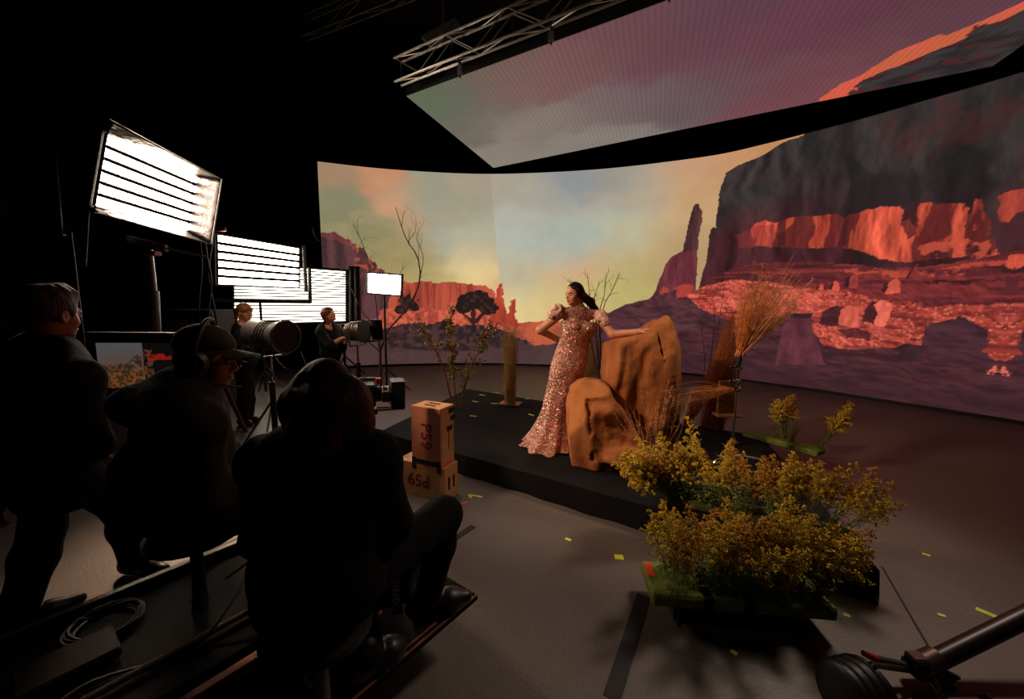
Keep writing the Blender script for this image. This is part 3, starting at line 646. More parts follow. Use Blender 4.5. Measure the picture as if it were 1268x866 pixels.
def hair_mat(name, c, rough=.45):
    if name in _mats: return _mats[name]
    m = bpy.data.materials.new(name); m.use_nodes = True; nt = m.node_tree; n = nt.nodes; L = nt.links; b = n['Principled BSDF']
    tc = n.new('ShaderNodeTexCoord'); mp = n.new('ShaderNodeMapping'); mp.inputs['Scale'].default_value = (150, 150, 14)
    nz = n.new('ShaderNodeTexNoise'); nz.inputs['Scale'].default_value = 1; nz.inputs['Detail'].default_value = 3
    L.new(tc.outputs['Object'], mp.inputs['Vector']); L.new(mp.outputs['Vector'], nz.inputs['Vector'])
    r = n.new('ShaderNodeValToRGB'); c = lin(c); r.color_ramp.elements[0].position = .35; r.color_ramp.elements[1].position = .7
    r.color_ramp.elements[0].color = (*(c * .45), 1); r.color_ramp.elements[1].color = (*np.clip(c * 1.5, 0, 1), 1)
    bp = n.new('ShaderNodeBump'); bp.inputs['Strength'].default_value = .6; bp.inputs['Distance'].default_value = .01
    L.new(nz.outputs['Fac'], r.inputs['Fac']); L.new(r.outputs['Color'], b.inputs['Base Color']); L.new(nz.outputs['Fac'], bp.inputs['Height']); L.new(bp.outputs['Normal'], b.inputs['Normal'])
    b.inputs['Roughness'].default_value = rough; b.inputs['Specular IOR Level'].default_value = .25; _mats[name] = m; return m

def sdf_head(F, c, R, s=1.):
    P = lambda x, y, z: c + R @ (V(x, y, z) * s)
    e = lambda x, y, z, r, k=.02, op='u': F.ell(P(x, y, z), [q * s for q in r], R, k * s, op)
    e(0, -.012, .03, (.074, .095, .085)); e(0, .022, -.03, (.061, .07, .085), .03); e(0, .036, -.072, (.046, .046, .042), .03)
    e(0, .07, -.097, (.02, .018, .017), .025)
    F.cap(P(-.03, .083, .017), P(.03, .083, .017), .012 * s, .012 * s, .015 * s)
    for x in (-1, 1):
        e(x * .032, .1, -.004, (.019, .017, .012), .012, 's'); e(x * .043, .05, -.032, (.024, .026, .024), .02)
        e(x * .075, -.006, -.015, (.009, .02, .033), .006); e(x * .08, -.002, -.014, (.006, .01, .018), .004, 's')
    F.cap(P(0, .088, .004), P(0, .107, -.031), .008 * s, .0125 * s, .012 * s)
    for x in (-1, 1): e(x * .011, .094, -.037, (.009, .01, .008), .008)
    e(0, .088, -.061, (.023, .012, .007), .008); e(0, .085, -.073, (.02, .012, .008), .008)
def face_parts(body, c, R, s=1., lip=M_lip, brow=M_brow):
    P = lambda x, y, z: c + R @ (V(x, y, z) * s)
    for x in (-1, 1):
        mb = MB(); rings = []
        for i in range(7):
            ph = math.pi * i / 6; rings.append([P(x * .032, .082, -.004) + R @ V(math.sin(ph) * math.cos(t), math.sin(ph) * math.sin(t), math.cos(ph)) * .0115 * s for t in np.linspace(0, 2 * math.pi, 10, endpoint=False)])
        eye = mb.loft(rings).build('eye', M_eye, body, True)
        MB().cyl(P(x * .032, .088, -.004), P(x * .032, .0945, -.004), .006 * s, 10, .004 * s).build('iris', M_iris, eye)
        MB().tube([P(x * .017, .0955, .012), P(x * .032, .0965, .018), P(x * .05, .082, .013)], [.002 * s, .0028 * s, .001 * s], 5).build('eyebrow', brow, body)
    MB().tube([P(-.022, .0915, -.066), P(-.008, .1, -.063), P(0, .1, -.0645), P(.008, .1, -.063), P(.022, .0915, -.066)], [.001 * s, .0045 * s, .004 * s, .0045 * s, .001 * s], 6).build('upper_lip', lip, body, True)
    MB().tube([P(-.021, .091, -.067), P(0, .097, -.0725), P(.021, .091, -.067)], [.001 * s, .0055 * s, .001 * s], 6).build('lower_lip', lip, body, True)
def sdf_hand(F, w, d, n, s=1., curl=.35, side=1):
    """w wrist, d pointing direction, n palm normal, side +1/-1 for which edge carries the thumb"""
    d = unit(d); n = unit(n - d * (n @ d)); t = np.cross(d, n) * side; R = np.array([t, d, n]).T
    F.cap(w - d * .02 * s, w + d * .02 * s, .026 * s, .025 * s, .015)
    F.box(w + d * .055 * s, (.041 * s, .05 * s, .0145 * s), R, .013 * s, .012 * s)
    for i, (x, L_) in enumerate([(.03, .07), (.011, .08), (-.009, .074), (-.029, .06)]):
        p = w + t * x * s + d * .1 * s; a = curl * .5; dd = d + t * x * 2.2
        for seg, (fr, r0, r1) in enumerate([(.45, .0092, .0085), (.32, .0085, .0078), (.23, .0078, .0065)]):
            v = unit(unit(dd) * math.cos(a) + n * math.sin(a)); q = p + v * L_ * fr * s
            F.cap(p, q, r0 * s, r1 * s, .004 * s); p = q; a += curl
    p = w + t * .026 * s + d * .022 * s; v = unit(t * .8 + d * .75 + n * .35); q = p + v * .045 * s; F.cap(p, q, .0145 * s, .0105 * s, .014 * s)
    v = unit(t * .3 + d * 1. + n * .35); F.cap(q, q + v * .034 * s, .0105 * s, .0085 * s, .006 * s)
def bounds(J, pad=.22):
    P = np.array([p for p in J.values() if hasattr(p, '__len__') and len(p) == 3]); return P.min(0) - pad, P.max(0) + pad
def torso_frame(J):
    up = unit(J['neck'] - J['pelvis']); r = J['shR'] - J['shL']; r = unit(r - up * (r @ up)); return np.array([r, np.cross(up, r), up]).T
def sdf_torso(F, J, g=0., w=1.):
    R = torso_frame(J); L_ = np.linalg.norm(J['neck'] - J['pelvis']); at = lambda t, f=0: J['pelvis'] + R @ V(0, f, t * L_)
    F.ell(at(.02), ((.165 + g) * w, .115 + g, .125 + g), R, .03); F.ell(at(.36), ((.135 + g) * w, .1 + g, .16 + g), R, .06)
    F.ell(at(.68), ((.165 + g) * w, .108 + g, .19 + g), R, .06); F.ell(at(.86, -.01), ((.15 + g) * w, .085 + g, .1 + g), R, .05)
    for s_ in 'LR': F.cap(at(.9), J['sh' + s_], .06 + g, .056 + g, .05)
def sdf_arm(F, J, s_, g=0., k=.03, cuff=1.):
    F.cap(J['sh' + s_], J['el' + s_], .052 + g, .041 + g, k); e, w_ = J['el' + s_], J['wr' + s_]; F.cap(e, e + (w_ - e) * cuff, .041 + g, .029 + g, k)
def sdf_leg(F, J, s_, g=0., k=.04, end=1.):
    F.cap(J['hip' + s_], J['kn' + s_], .088 + g, .056 + g, k); a, b = J['kn' + s_], J['an' + s_]
    m_ = a + (b - a) * .35; F.cap(a, m_, .056 + g, .056 + g * 1.2, k); F.cap(m_, m_ + (b - m_) * end, .056 + g * 1.2, .04 + g * 1.4, k)
def boots(root, J, m, g=.012, shaft=.12, name='boot'):
    for s_ in 'LR':
        a, t = J['an' + s_], J['toe' + s_]; d = t - a; d[2] = 0; d = unit(d); heel = V(a[0], a[1], t[2]) - d * .05
        F = Field(np.minimum(a, t) - .16, np.maximum(a, t) + .2, .009)
        F.cap(heel, V(a[0], a[1], t[2]) + d * .1, .038 + g * .5, .042 + g, .02); F.cap(V(a[0], a[1], t[2]) + d * .1, t, .042 + g, .03, .03); F.cap(heel + V(0, 0, .02), a + V(0, 0, .02), .042 + g, .044 + g, .03)
        k = unit(J['kn' + s_] - a); F.cap(a, a + k * shaft, .044 + g, .05 + g, .02)
        z = t[2] - .036; F.plane(V(0, 0, z), V(0, 0, -1)); F.build(name, m, root)
def person(name_label, J, base, skin, cat='person', cell=.008, hs=1., slim=(0., 1.), hands='LR', curl=.4, handn=None, handd=None, legs=True, group=None):
    root = empty('person', base, name_label, cat, group)
    lo, hi = bounds(J); F = Field(lo, hi, cell); Rh = frame(J['face'], J.get('headup', V(0, 0, 1)))
    sdf_torso(F, J, *slim); sdf_head(F, J['head'], Rh, hs); F.cap(J['neck'] - V(0, 0, .03), J['head'] + Rh @ V(0, -.02, -.06), .056, .052, .03)
    for s_ in 'LR':
        sdf_arm(F, J, s_)
        if s_ in hands:
            d = (handd or {}).get(s_, J['wr' + s_] - J['el' + s_]); n_ = (handn or {}).get(s_, V(0, 0, -1)); sdf_hand(F, J['wr' + s_], np.asarray(d, float), np.asarray(n_, float), hs, curl, 1 if s_ == 'L' else -1)
        if legs: sdf_leg(F, J, s_); F.cap(J['an' + s_], J['an' + s_] + (J['toe' + s_] - J['an' + s_]) * .3, .034, .026, .02)
    body = F.build('body', skin, root); return root, body, Rh
def garment(root, name, m, J, fn, cell=.012, wr=(.01, 9, (1, 1, .5)), pad=.25):
    lo, hi = bounds(J, pad); F = Field(lo, hi, cell); fn(F)
    if wr: F.wrinkle(*wr)
    return F.build(name, m, root)

# ----------------------------------------------------------------- the posing woman in the sequinned gown
J = dict(pelvis=V(0.58, 4.16, 1.09), neck=V(*(0.696,4.18,1.647)), head=V(*(0.636,4.14,1.788)), shL=V(*(0.513,4.12,1.597)), shR=V(*(0.893,4.18,1.573)), elL=V(*(0.294,4.16,1.409)), wrL=V(*(0.551,4.3,1.269)),
         elR=V(*(1.012,4.02,1.383)), wrR=V(*(1.229,3.86,1.422)), hipL=V(0.5, 4.14, 1), hipR=V(0.66, 4.18, 1), knL=V(0.43, 4.1, 0.6), knR=V(0.57, 4.12, 0.6), anL=V(*(0.336,4.12,0.225)), anR=V(*(0.495,4.14,0.21)),
         toeL=V(*(0.264,4.06,0.211)), toeR=V(*(0.45,4.04,0.202)), face=V(-.86, -.52, -.12))
root, body, Rh = person('woman in a floor length rose gold sequin gown leaning one hand on the tall rock', J, V(.45, 4.08, .2), M_skin, cell=.0075, hs=.94, slim=(-.014, .86), curl=.2, handn=dict(R=V(.2, 0, -1), L=V(.6, 1, .2)), handd=dict(R=V(*(1.378,3.82,1.465)) - V(*(1.229,3.86,1.422)), L=V(.7, .1, -.25)))
face_parts(body, J['head'], Rh, .94)
# gown: lofted from sections measured down the figure, thin flared hem with a short train
M_seq = bpy.data.materials.new('sequins'); M_seq.use_nodes = True
def seq_nodes(m):
    nt = m.node_tree; n = nt.nodes; L = nt.links; b = n['Principled BSDF']; tc = n.new('ShaderNodeTexCoord')
    vo = n.new('ShaderNodeTexVoronoi'); vo.inputs['Scale'].default_value = 105; L.new(tc.outputs['Object'], vo.inputs['Vector'])
    r = n.new('ShaderNodeValToRGB'); e = r.color_ramp.elements; e[0].position = 0; e[0].color = (*lin((128, 66, 54)), 1); e[1].position = 1; e[1].color = (*lin((245, 208, 186)), 1)
    x = r.color_ramp.elements.new(.5); x.color = (*lin((196, 128, 108)), 1)
    sx = n.new('ShaderNodeSeparateColor'); L.new(vo.outputs['Color'], sx.inputs[0]); L.new(sx.outputs[0], r.inputs['Fac']); L.new(r.outputs['Color'], b.inputs['Base Color'])
    mt = n.new('ShaderNodeMath'); mt.operation = 'GREATER_THAN'; mt.inputs[1].default_value = .55; L.new(sx.outputs[1], mt.inputs[0]); 
    ms = n.new('ShaderNodeMath'); ms.operation = 'MULTIPLY'; ms.inputs[1].default_value = .75; L.new(mt.outputs[0], ms.inputs[0]); L.new(ms.outputs[0], b.inputs['Metallic'])
    b.inputs['Roughness'].default_value = .34
    nm = n.new('ShaderNodeVectorMath'); nm.operation = 'MULTIPLY_ADD'; nm.inputs[1].default_value = (.9, .9, .9); nm.inputs[2].default_value = (-.45, -.45, -.45)
    L.new(vo.outputs['Color'], nm.inputs[0]); ge = n.new('ShaderNodeNewGeometry'); ad = n.new('ShaderNodeVectorMath'); ad.operation = 'ADD'; L.new(nm.outputs[0], ad.inputs[0]); L.new(ge.outputs['Normal'], ad.inputs[1])
    no = n.new('ShaderNodeVectorMath'); no.operation = 'NORMALIZE'; L.new(ad.outputs[0], no.inputs[0]); L.new(no.outputs[0], b.inputs['Normal'])
seq_nodes(M_seq)
SEC = [  # left, right edge, depth ratio
    ((0.651,4.16,1.647), (0.739,4.18,1.639), .9), ((0.643,4.16,1.622), (0.756,4.18,1.614), .9), ((0.574,4.14,1.597), (0.852,4.19,1.589), .55), ((0.516,4.14,1.554), (0.904,4.19,1.539), .5), ((0.507,4.12,1.472), (0.897,4.18,1.455), .58),
    ((0.509,4.12,1.388), (0.865,4.18,1.378), .66), ((0.489,4.14,1.285), (0.817,4.18,1.275), .68), ((0.449,4.14,1.166), (0.804,4.18,1.146), .72), ((0.407,4.12,1.023), (0.783,4.18,0.999), .76), ((0.385,4.12,0.894), (0.744,4.18,0.867), .76),
    ((0.352,4.1,0.725), (0.695,4.17,0.693), .78), ((0.319,4.08,0.573), (0.654,4.16,0.536), .8), ((0.277,4.06,0.457), (0.63,4.15,0.414), .85), ((0.217,4.02,0.347), (0.623,4.14,0.292), .95), ((0.158,3.98,0.265), (0.623,4.12,0.201), 1.05), ((0.116,3.97,0.217), (0.629,4.1,0.163), 1.12)]
rings = []; NS = 44; sec2 = []
for i in range(len(SEC)): sec2.append(np.concatenate([SEC[i][0], SEC[i][1], [SEC[i][2]]]))
for i, q in enumerate(spline(sec2, 60)):
    a_, b_, dr = q[:3], q[3:6], q[6]; c = (a_ + b_) / 2; hx = (b_ - a_) / 2; w_ = np.linalg.norm(hx[:2]); X = unit(V(hx[0], hx[1], 0)); Y = np.cross(V(0, 0, 1), X); t = i / 59
    rr = []
    for k in range(NS):
        th = 2 * math.pi * k / NS; fold = 1 + max(0, t - .62) * .34 * math.sin(th * 9 + 2.2 * math.sin(t * 6)) + .012 * math.sin(th * 5 + t * 25)
        z = a_[2] + (b_[2] - a_[2]) * (math.cos(th) + 1) / 2
        p = c + X * math.cos(th) * w_ * fold + Y * math.sin(th) * w_ * dr * fold; p[2] = max(z, .207); rr.append(p)
    rings.append(rr)
gown = MB().loft(rings[14:]).build('skirt', M_seq, root, True)
def bodice(F):
    sdf_torso(F, J, -.006, .87); F.cap(J['neck'] - V(0, 0, .05), J['neck'] + (J['head'] - J['neck']) * .28, .062, .058, .03)
    F.ell((J['shL'] + J['shR']) / 2 + V(-.06, -.085, -.13), (.065, .055, .06), None, .04); F.ell((J['shL'] + J['shR']) / 2 + V(.07, -.085, -.14), (.065, .055, .06), None, .04); F.plane(J['pelvis'] + V(0, 0, -.05), V(0, 0, -1))
garment(root, 'bodice', M_seq, J, bodice, cell=.008, wr=None)
M_organza = mat('blush_organza', (226, 178, 160), .55, var=.2, scale=30, bump=.5, bscale=45)
for s_, px in (('L', V(*(0.46,4.1,1.613))), ('R', V(*(0.918,4.1,1.551)))):
    F = Field(px - .13, px + .13, .007); u_ = unit(J['el' + s_] - J['sh' + s_])
    F.ell(px + V(0, 0, .012), (.052, .06, .058)); F.cap(px, px + u_ * .07, .052, .046, .03); F.cap(px, J['sh' + s_] + V(0, 0, .0), .05, .05, .03)
    for j in range(9):
        a_ = 2 * math.pi * j / 9; F.ell(px + V(math.cos(a_) * .05, .02 * math.sin(a_ * 2), math.sin(a_) * .05), (.024, .03, .024), None, .006)
    F.wrinkle(.022, 28); F.build('puff_sleeve', M_organza, root)
# sleek hair pulled behind the shoulder
M_hdark = hair_mat('dark_brown_hair', (34, 20, 15), .35); Ph = lambda x, y, z: J['head'] + Rh @ (V(x, y, z) * .94)
F = Field(J['head'] - .4, J['head'] + .3, .008); F.ell(Ph(0, -.024, .038), (.077, .094, .085), Rh); F.ell(Ph(0, .11, .0), (.12, .07, .075), Rh, .012, 's'); F.ell(Ph(0, -.07, -.02), (.066, .05, .08), Rh, .03)
for x in (-1, 1): F.ell(Ph(x * .068, -.03, 0), (.014, .05, .06), Rh, .02)
q = [Ph(0, -.1, -.03), V(*(0.828,4.26,1.706)), V(*(0.89,4.3,1.621)), V(*(0.921,4.3,1.5))]
for i in range(3): F.cap(q[i], q[i + 1], (.05, .042, .034)[i], (.042, .034, .018)[i], .03)
F.wrinkle(.006, 30, (1, 1, .25)); F.build('hair', M_hdark, body)
MB().ring(Ph(.075, .0, -.06), Rh[:, 0], .014, .003, 14).build('earring', mat('gold', (220, 160, 80), .25, 1.), body, True)

# ----------------------------------------------------------------- seated man in cap and headset
J = dict(pelvis=V(*(-1.376,1.62,0.835)), neck=V(*(-1.413,1.66,1.321)), head=V(*(-1.316,1.7,1.451)), shL=V(-1.68, 1.84, 1.18), shR=V(-1.23, 1.5, 1.22), elL=V(-1.76, 1.98, 0.87), wrL=V(-1.47, 2.04, 0.9), elR=V(-1.2, 1.5, 0.92), wrR=V(-1.1, 1.74, 0.95),
         hipL=V(-1.5, 1.72, 0.79), hipR=V(-1.29, 1.54, 0.79), knL=V(-1.2, 2.02, 0.76), knR=V(-1.03, 1.86, 0.75), anL=V(-1.12, 2.05, 0.45), anR=V(-0.94, 1.9, 0.45), toeL=V(-0.98, 2.12, 0.395), toeR=V(-0.8, 1.97, 0.395), face=V(.93, .3, -.2))
root, body, Rh = person('seated man in black hoodie, black cap and headset watching in profile', J, J['pelvis'] * V(1, 1, 0), M_skin_red, hs=1.06, handn=dict(L=V(0, 0, -1)), curl=.5)
face_parts(body, J['head'], Rh, 1.06, mat('lip_natural', (150, 80, 66), .5))
def hoodie(F):
    sdf_torso(F, J, .05, 1.16); F.ell(J['pelvis'] + (J['neck'] - J['pelvis']) * .3 - V(.04, 0, 0), (.22, .2, .2), None, .06)
    for s_ in 'LR': sdf_arm(F, J, s_, .03, .04, .93)
    R = torso_frame(J); F.ell(J['neck'] + R @ V(0, -.09, -.03), (.15, .075, .065), R, .04); F.ell(J['neck'] + R @ V(0, -.15, -.045), (.15, .08, .085), R, .03); F.ell(J['pelvis'] + V(0, 0, -.01), (.2, .19, .12), R, .04)
    F.ell(J['head'] + V(0, 0, -.02), (.075, .09, .11), Rh, .01, 's'); F.plane(V(0, 0, .716), V(0, 0, -1))
garment(root, 'hoodie', M_cchar, J, hoodie, wr=(.014, 8, (1, 1, .6)))
garment(root, 'trousers', M_cnavy, J, lambda F: [sdf_leg(F, J, s_, .022) for s_ in 'LR'] + [F.ell(J['pelvis'] - V(0, 0, .02), (.19, .18, .085), None, .03)])
boots(root, J, M_leather)
Ph = lambda x, y, z: J['head'] + Rh @ (V(x, y, z) * 1.06)
M_cap = mat('black_cap_cloth', (22, 20, 20), .85, var=.2, bump=.2, bscale=80)
F = Field(J['head'] - .25, J['head'] + .25, .007); F.ell(Ph(0, -.012, .05), (.092, .115, .092), Rh); F.plane(Ph(0, 0, .034), Rh @ V(0, .2, -1)); F.ell(Ph(0, -.012, .04), (.08, .102, .085), Rh, .004, 's')
cap = F.build('cap', M_cap, root)
bill = []
for r_ in (0, 1):
    bill.append([Ph(x, .085 + (0 if r_ == 0 else .098 * math.sqrt(max(0, 1 - (x / .085) ** 2)) + .004) - .35 * x * x / .085 * .6, .05 - 3.4 * x * x * (1 if r_ else .8) - .006 * r_) for x in np.linspace(-.08, .08, 15)])
mb = MB(); mb.loft(bill, cap=False, closed=False); mb.loft([[p - Rh @ V(0, 0, .005) for p in q] for q in bill], cap=False, closed=False); mb.build('cap_bill', M_cap, cap, True)
MB().cyl(Ph(0, -.012, .145), Ph(0, -.012, .153), .008, 10).build('cap_button', M_cap, cap)
hd = MB().tube([Ph(.1 * math.cos(a_), -.012, .0 + .155 * math.sin(a_)) for a_ in np.linspace(.05, math.pi - .05, 18)], .011, 8).build('headset_band', M_mblack, root, True)
for x in (-1, 1):
    MB().tube([Ph(x * .083, -.004, -.012), Ph(x * .095, -.004, -.012), Ph(x * .118, -.004, -.012)], [.048, .052, .04], 20).build('ear_cup', M_mblack, hd, True)
MB().ring(Ph(.12, -.004, -.012), Rh[:, 0], .014, .003, 16).build('ear_cup_badge', mat('grey_print', (150, 145, 140), .5), hd)
MB().tube([Ph(.118, .005, -.03), Ph(.11, .06, -.07), Ph(.075, .13, -.088), Ph(.05, .148, -.09)], [.005, .004, .004, .006], 6).build('microphone_boom', M_mblack, hd, True)
for x in (-1, 1):
    mb = MB(); mb.ring(Ph(x * .033, .112, -.006), Rh @ V(0, 1, 0), .021, .002, 18, 4); mb.tube([Ph(x * .054, .11, -.002), Ph(x * .078, .06, .0), Ph(x * .08, 0, -.005)], .0022, 5); mb.build('spectacles', M_mblack, body)
MB().tube([Ph(.112, -.01, -.06), V(*(-1.266,1.58,1.313)), V(*(-1.217,1.52,1.23)), V(*(-1.153,1.45,1.126))], .003, 5).build('headset_cable', M_mblack, hd)
F = Field(J['head'] - .2, J['head'] + .2, .008); F.ell(Ph(0, -.04, -.01), (.079, .075, .07), Rh); F.ell(Ph(0, .06, -.02), (.12, .07, .1), Rh, .01, 's'); F.plane(Ph(0, 0, .03), Rh @ V(0, 0, 1)); F.build('hair', hair_mat('grey_brown_hair', (60, 44, 34)), body)

# ----------------------------------------------------------------- seated woman with her back turned
J = dict(pelvis=V(*(-0.641,1.22,0.798)), neck=V(*(-0.6,1.24,1.245)), head=V(*(-0.579,1.27,1.363)), shL=V(*(-0.833,1.3,1.153)), shR=V(*(-0.441,1.22,1.195)), elL=V(*(-0.914,1.36,0.832)), wrL=V(*(-0.809,1.58,0.76)), elR=V(*(-0.416,1.3,0.934)), wrR=V(*(-0.568,1.55,0.815)),
         hipL=V(-0.75, 1.28, 0.77), hipR=V(-0.54, 1.22, 0.77), knL=V(-0.72, 1.66, 0.68), knR=V(-0.29, 1.62, 0.78), anL=V(-0.552, 1.375, 0.37), anR=V(-0.377, 1.68, 0.38), toeL=V(-0.45, 1.46, 0.31), toeR=V(-0.21, 1.74, 0.31), face=V(.62, .76, -.2))
root, body, Rh = person('seated woman in black with long dark reddish hair, her back turned', J, J['pelvis'] * V(1, 1, 0), M_skin, hs=.96, handn=dict(L=V(0, 0, -1), R=V(0, 0, -1)), curl=.6)
def sweater(F):
    sdf_torso(F, J, .035, 1.12)
    for s_ in 'LR': sdf_arm(F, J, s_, .024, .04, .95)
    R = torso_frame(J); F.ell(J['pelvis'] + V(0, 0, .02), (.205, .18, .16), R, .05); F.ell(J['neck'] + R @ V(0, -.02, -.02), (.11, .085, .07), R, .04)
garment(root, 'sweater', M_cblack, J, sweater, cell=.011, wr=(.012, 7, (1, 1, .6)))
garment(root, 'trousers', M_cnavy, J, lambda F: [sdf_leg(F, J, s_, .018) for s_ in 'LR'] + [F.ell(J['pelvis'] - V(0, 0, .05), (.2, .18, .12), None, .04)], cell=.011)
boots(root, J, M_leather, .012, .2)
Ph = lambda x, y, z: J['head'] + Rh @ (V(x, y, z) * .96)
M_haub = hair_mat('dark_auburn_hair', (92, 40, 26), .6)
F = Field(J['head'] - .45, J['head'] + .3, .008); F.ell(Ph(0, -.02, .03), (.092, .108, .098), Rh); F.ell(Ph(0, .12, -.03), (.075, .07, .1), Rh, .015, 's')
for (a_, b_, r0, r1) in ((V(*(-0.599,1.2,1.434)), V(*(-0.646,1.17,1.376)), .055, .042), (V(*(-0.646,1.17,1.376)), V(*(-0.653,1.15,1.317)), .042, .022), (V(*(-0.572,1.14,1.399)), V(*(-0.602,1.1,1.334)), .06, .04), (V(*(-0.498,1.18,1.415)), V(*(-0.465,1.14,1.347)), .06, .05), (V(*(-0.521,1.12,1.381)), V(*(-0.517,1.08,1.311)), .065, .045), (V(*(-0.471,1.16,1.395)), V(*(-0.442,1.14,1.327)), .045, .03), (V(*(-0.568,1.2,1.46)), V(*(-0.62,1.18,1.409)), .065, .055)):
    F.cap(a_, b_, r0, r1, .035)
F.wrinkle(.01, 20, (1, 1, .3)); hair = F.build('hair', M_haub, body)
mb = MB()
for i in range(260):
    t = random.random() ** 1.7; a_ = V(*(-0.573,1.22,1.494)) * (1 - t) + V(*(-0.519,1.24,1.499)) * t; e_ = V(*(-0.637,1.13,1.317)) * (1 - t) + V(*(-0.429,1.13,1.306)) * t + rng.normal(0, .012, 3); m_ = (a_ + e_) / 2 + V(-.012 * (1 - t) + .01 * t, -.04, .012) + rng.normal(0, .006, 3)
    mb.tube(spline([a_, m_, e_], 7), [.002, .002, .002, .0018, .0016, .0012, .0006], 3, False)
tag(mb.build('loose_strands', hair_mat('lit_auburn_strands', (170, 76, 46), .55), body), kind='stuff')  # brighter colour stands for light caught by the hair

# ----------------------------------------------------------------- standing man at the left edge
J = dict(pelvis=V(-2.33, 1.95, 0.93), neck=V(-2.3, 1.95, 1.46), head=V(*(-2.292,1.98,1.626)), shL=V(-2.48, 2.12, 1.35), shR=V(-2.01, 1.82, 1.33), elL=V(-2.63, 2.1, 1.05), wrL=V(-2.53, 1.88, 0.75), elR=V(-1.95, 1.8, 1.02), wrR=V(-2.14, 1.95, 0.92),
         hipL=V(-2.45, 2.02, 0.88), hipR=V(-2.2, 1.88, 0.88), knL=V(-2.46, 1.97, 0.49), knR=V(-2.24, 2.16, 0.5), anL=V(-2.5, 1.85, 0.11), anR=V(-2.32, 2.29, 0.11), toeL=V(-2.38, 2.02, 0.052), toeR=V(-2.13, 2.27, 0.052), face=V(.06, .99, -.14))
root, body, Rh = person('standing man in a long black coat with short brown hair seen from behind', J, V(J['pelvis'][0], J['pelvis'][1], 0), M_skin_red, hs=1.12, curl=.6, handn=dict(L=V(0, 1, 0)))
face_parts(body, J['head'], Rh, 1.12, mat('lip_natural', (150, 80, 66), .5))
def coat(F):
    sdf_torso(F, J, .045, 1.06); R = torso_frame(J)
    for s_ in 'LR': sdf_arm(F, J, s_, .026, .04, .95)
    F.cap(J['pelvis'] + V(0, 0, .05), J['pelvis'] - V(0, -.02, .16), .19, .2, .05); F.plane(J['pelvis'] - V(0, 0, .3), V(0, 0, -1)); F.ell(J['neck'] + V(0, 0, .005), (.1, .1, .05), R, .03); F.ell(J['head'] + V(.03, .02, -.03), (.085, .1, .13), Rh, .01, 's')
garment(root, 'coat', M_cblack, J, coat, wr=(.014, 7, (1, 1, .5)))
garment(root, 'trousers', M_cnavy, J, lambda F: [sdf_leg(F, J, s_, .026) for s_ in 'LR'])
boots(root, J, M_leather, .01)
Ph = lambda x, y, z: J['head'] + Rh @ (V(x, y, z) * 1.12)
F = Field(J['head'] - .25, J['head'] + .25, .008); F.ell(Ph(0, -.012, .034), (.094, .114, .112), Rh); F.ell(Ph(.0, .045, .09), (.062, .055, .04), Rh, .04); F.plane(Ph(0, .082, .066), Rh @ V(0, 1, -.55), .012); F.plane(Ph(0, -.07, -.07), Rh @ V(0, -.35, -1), .012)
for x in (-1, 1): F.ell(Ph(x * .085, .004, -.03), (.028, .034, .05), Rh, .012, 's'); F.plane(Ph(0, .05, -.02), Rh @ V(0, 1, -.35), .01)
F.wrinkle(.012, 26, (1, 1, .5)); F.build('hair', hair_mat('short_brown_hair', (88, 58, 42), .6), body)
MB().tube([J['neck'] + V(.09 * math.cos(a_), .09 * math.sin(a_), .035 + .01 * math.sin(a_)) for a_ in np.linspace(0, 2 * math.pi, 20)], .018, 7).build('coat_collar', M_cblack, root, True)

# ----------------------------------------------------------------- woman with fringe behind the first spotlight
J = dict(pelvis=V(-3.6, 5.3, 0.9), neck=V(-3.56, 5.25, 1.37), head=V(*(-3.516,5.25,1.536)), shL=V(*(-3.663,5.42,1.222)), shR=V(*(-3.511,5.1,1.229)), elL=V(*(-3.532,5.4,1.015)), wrL=V(*(-3.368,5.3,1.202)), elR=V(*(-3.367,5.02,1.042)), wrR=V(*(-3.161,4.95,1.306)),
         hipL=V(-3.64, 5.38, 0.86), hipR=V(-3.58, 5.22, 0.86), knL=V(-3.64, 5.4, 0.46), knR=V(-3.6, 5.26, 0.46), anL=V(-3.66, 5.4, 0.09), anR=V(-3.65, 5.26, 0.09), toeL=V(-3.52, 5.38, 0.04), toeR=V(-3.52, 5.2, 0.04), face=V(.93, -.3, -.1))
root, body, Rh = person('standing woman with blonde fringe and ponytail, in black, behind the barrel spotlight', J, V(J['pelvis'][0], J['pelvis'][1], 0), M_skin, cell=.009, hs=.97, curl=.3, handd=dict(R=V(.9, -.2, .1), L=V(.9, -.3, 0)))
face_parts(body, J['head'], Rh, .97)
def top(F):
    sdf_torso(F, J, .015, .95)
    for s_ in 'LR': sdf_arm(F, J, s_, .014, .03, .25)
    F.ell(J['neck'] + V(.05, -.03, .0), (.06, .06, .07), None, .02, 's')
garment(root, 'shirt', M_cblack, J, top, cell=.013)
garment(root, 'trousers', M_cnavy, J, lambda F: [sdf_leg(F, J, s_, .016) for s_ in 'LR'] + [F.ell(J['pelvis'] - V(0, 0, .03), (.15, .15, .13), None, .03)], cell=.013)
boots(root, J, M_leather, .006, .16)
Ph = lambda x, y, z: J['head'] + Rh @ (V(x, y, z) * .97)
F = Field(J['head'] - .35, J['head'] + .25, .008); F.ell(Ph(0, -.014, .034), (.084, .107, .095), Rh); F.ell(Ph(0, .07, .045), (.055, .03, .03), Rh, .02); F.plane(Ph(0, .09, .022), Rh @ V(0, 1, -.8), .008); F.plane(Ph(0, -.07, -.07), Rh @ V(0, -.35, -1), .01)
for x in (-1, 1): F.ell(Ph(x * .085, .006, -.03), (.028, .034, .05), Rh, .01, 's')
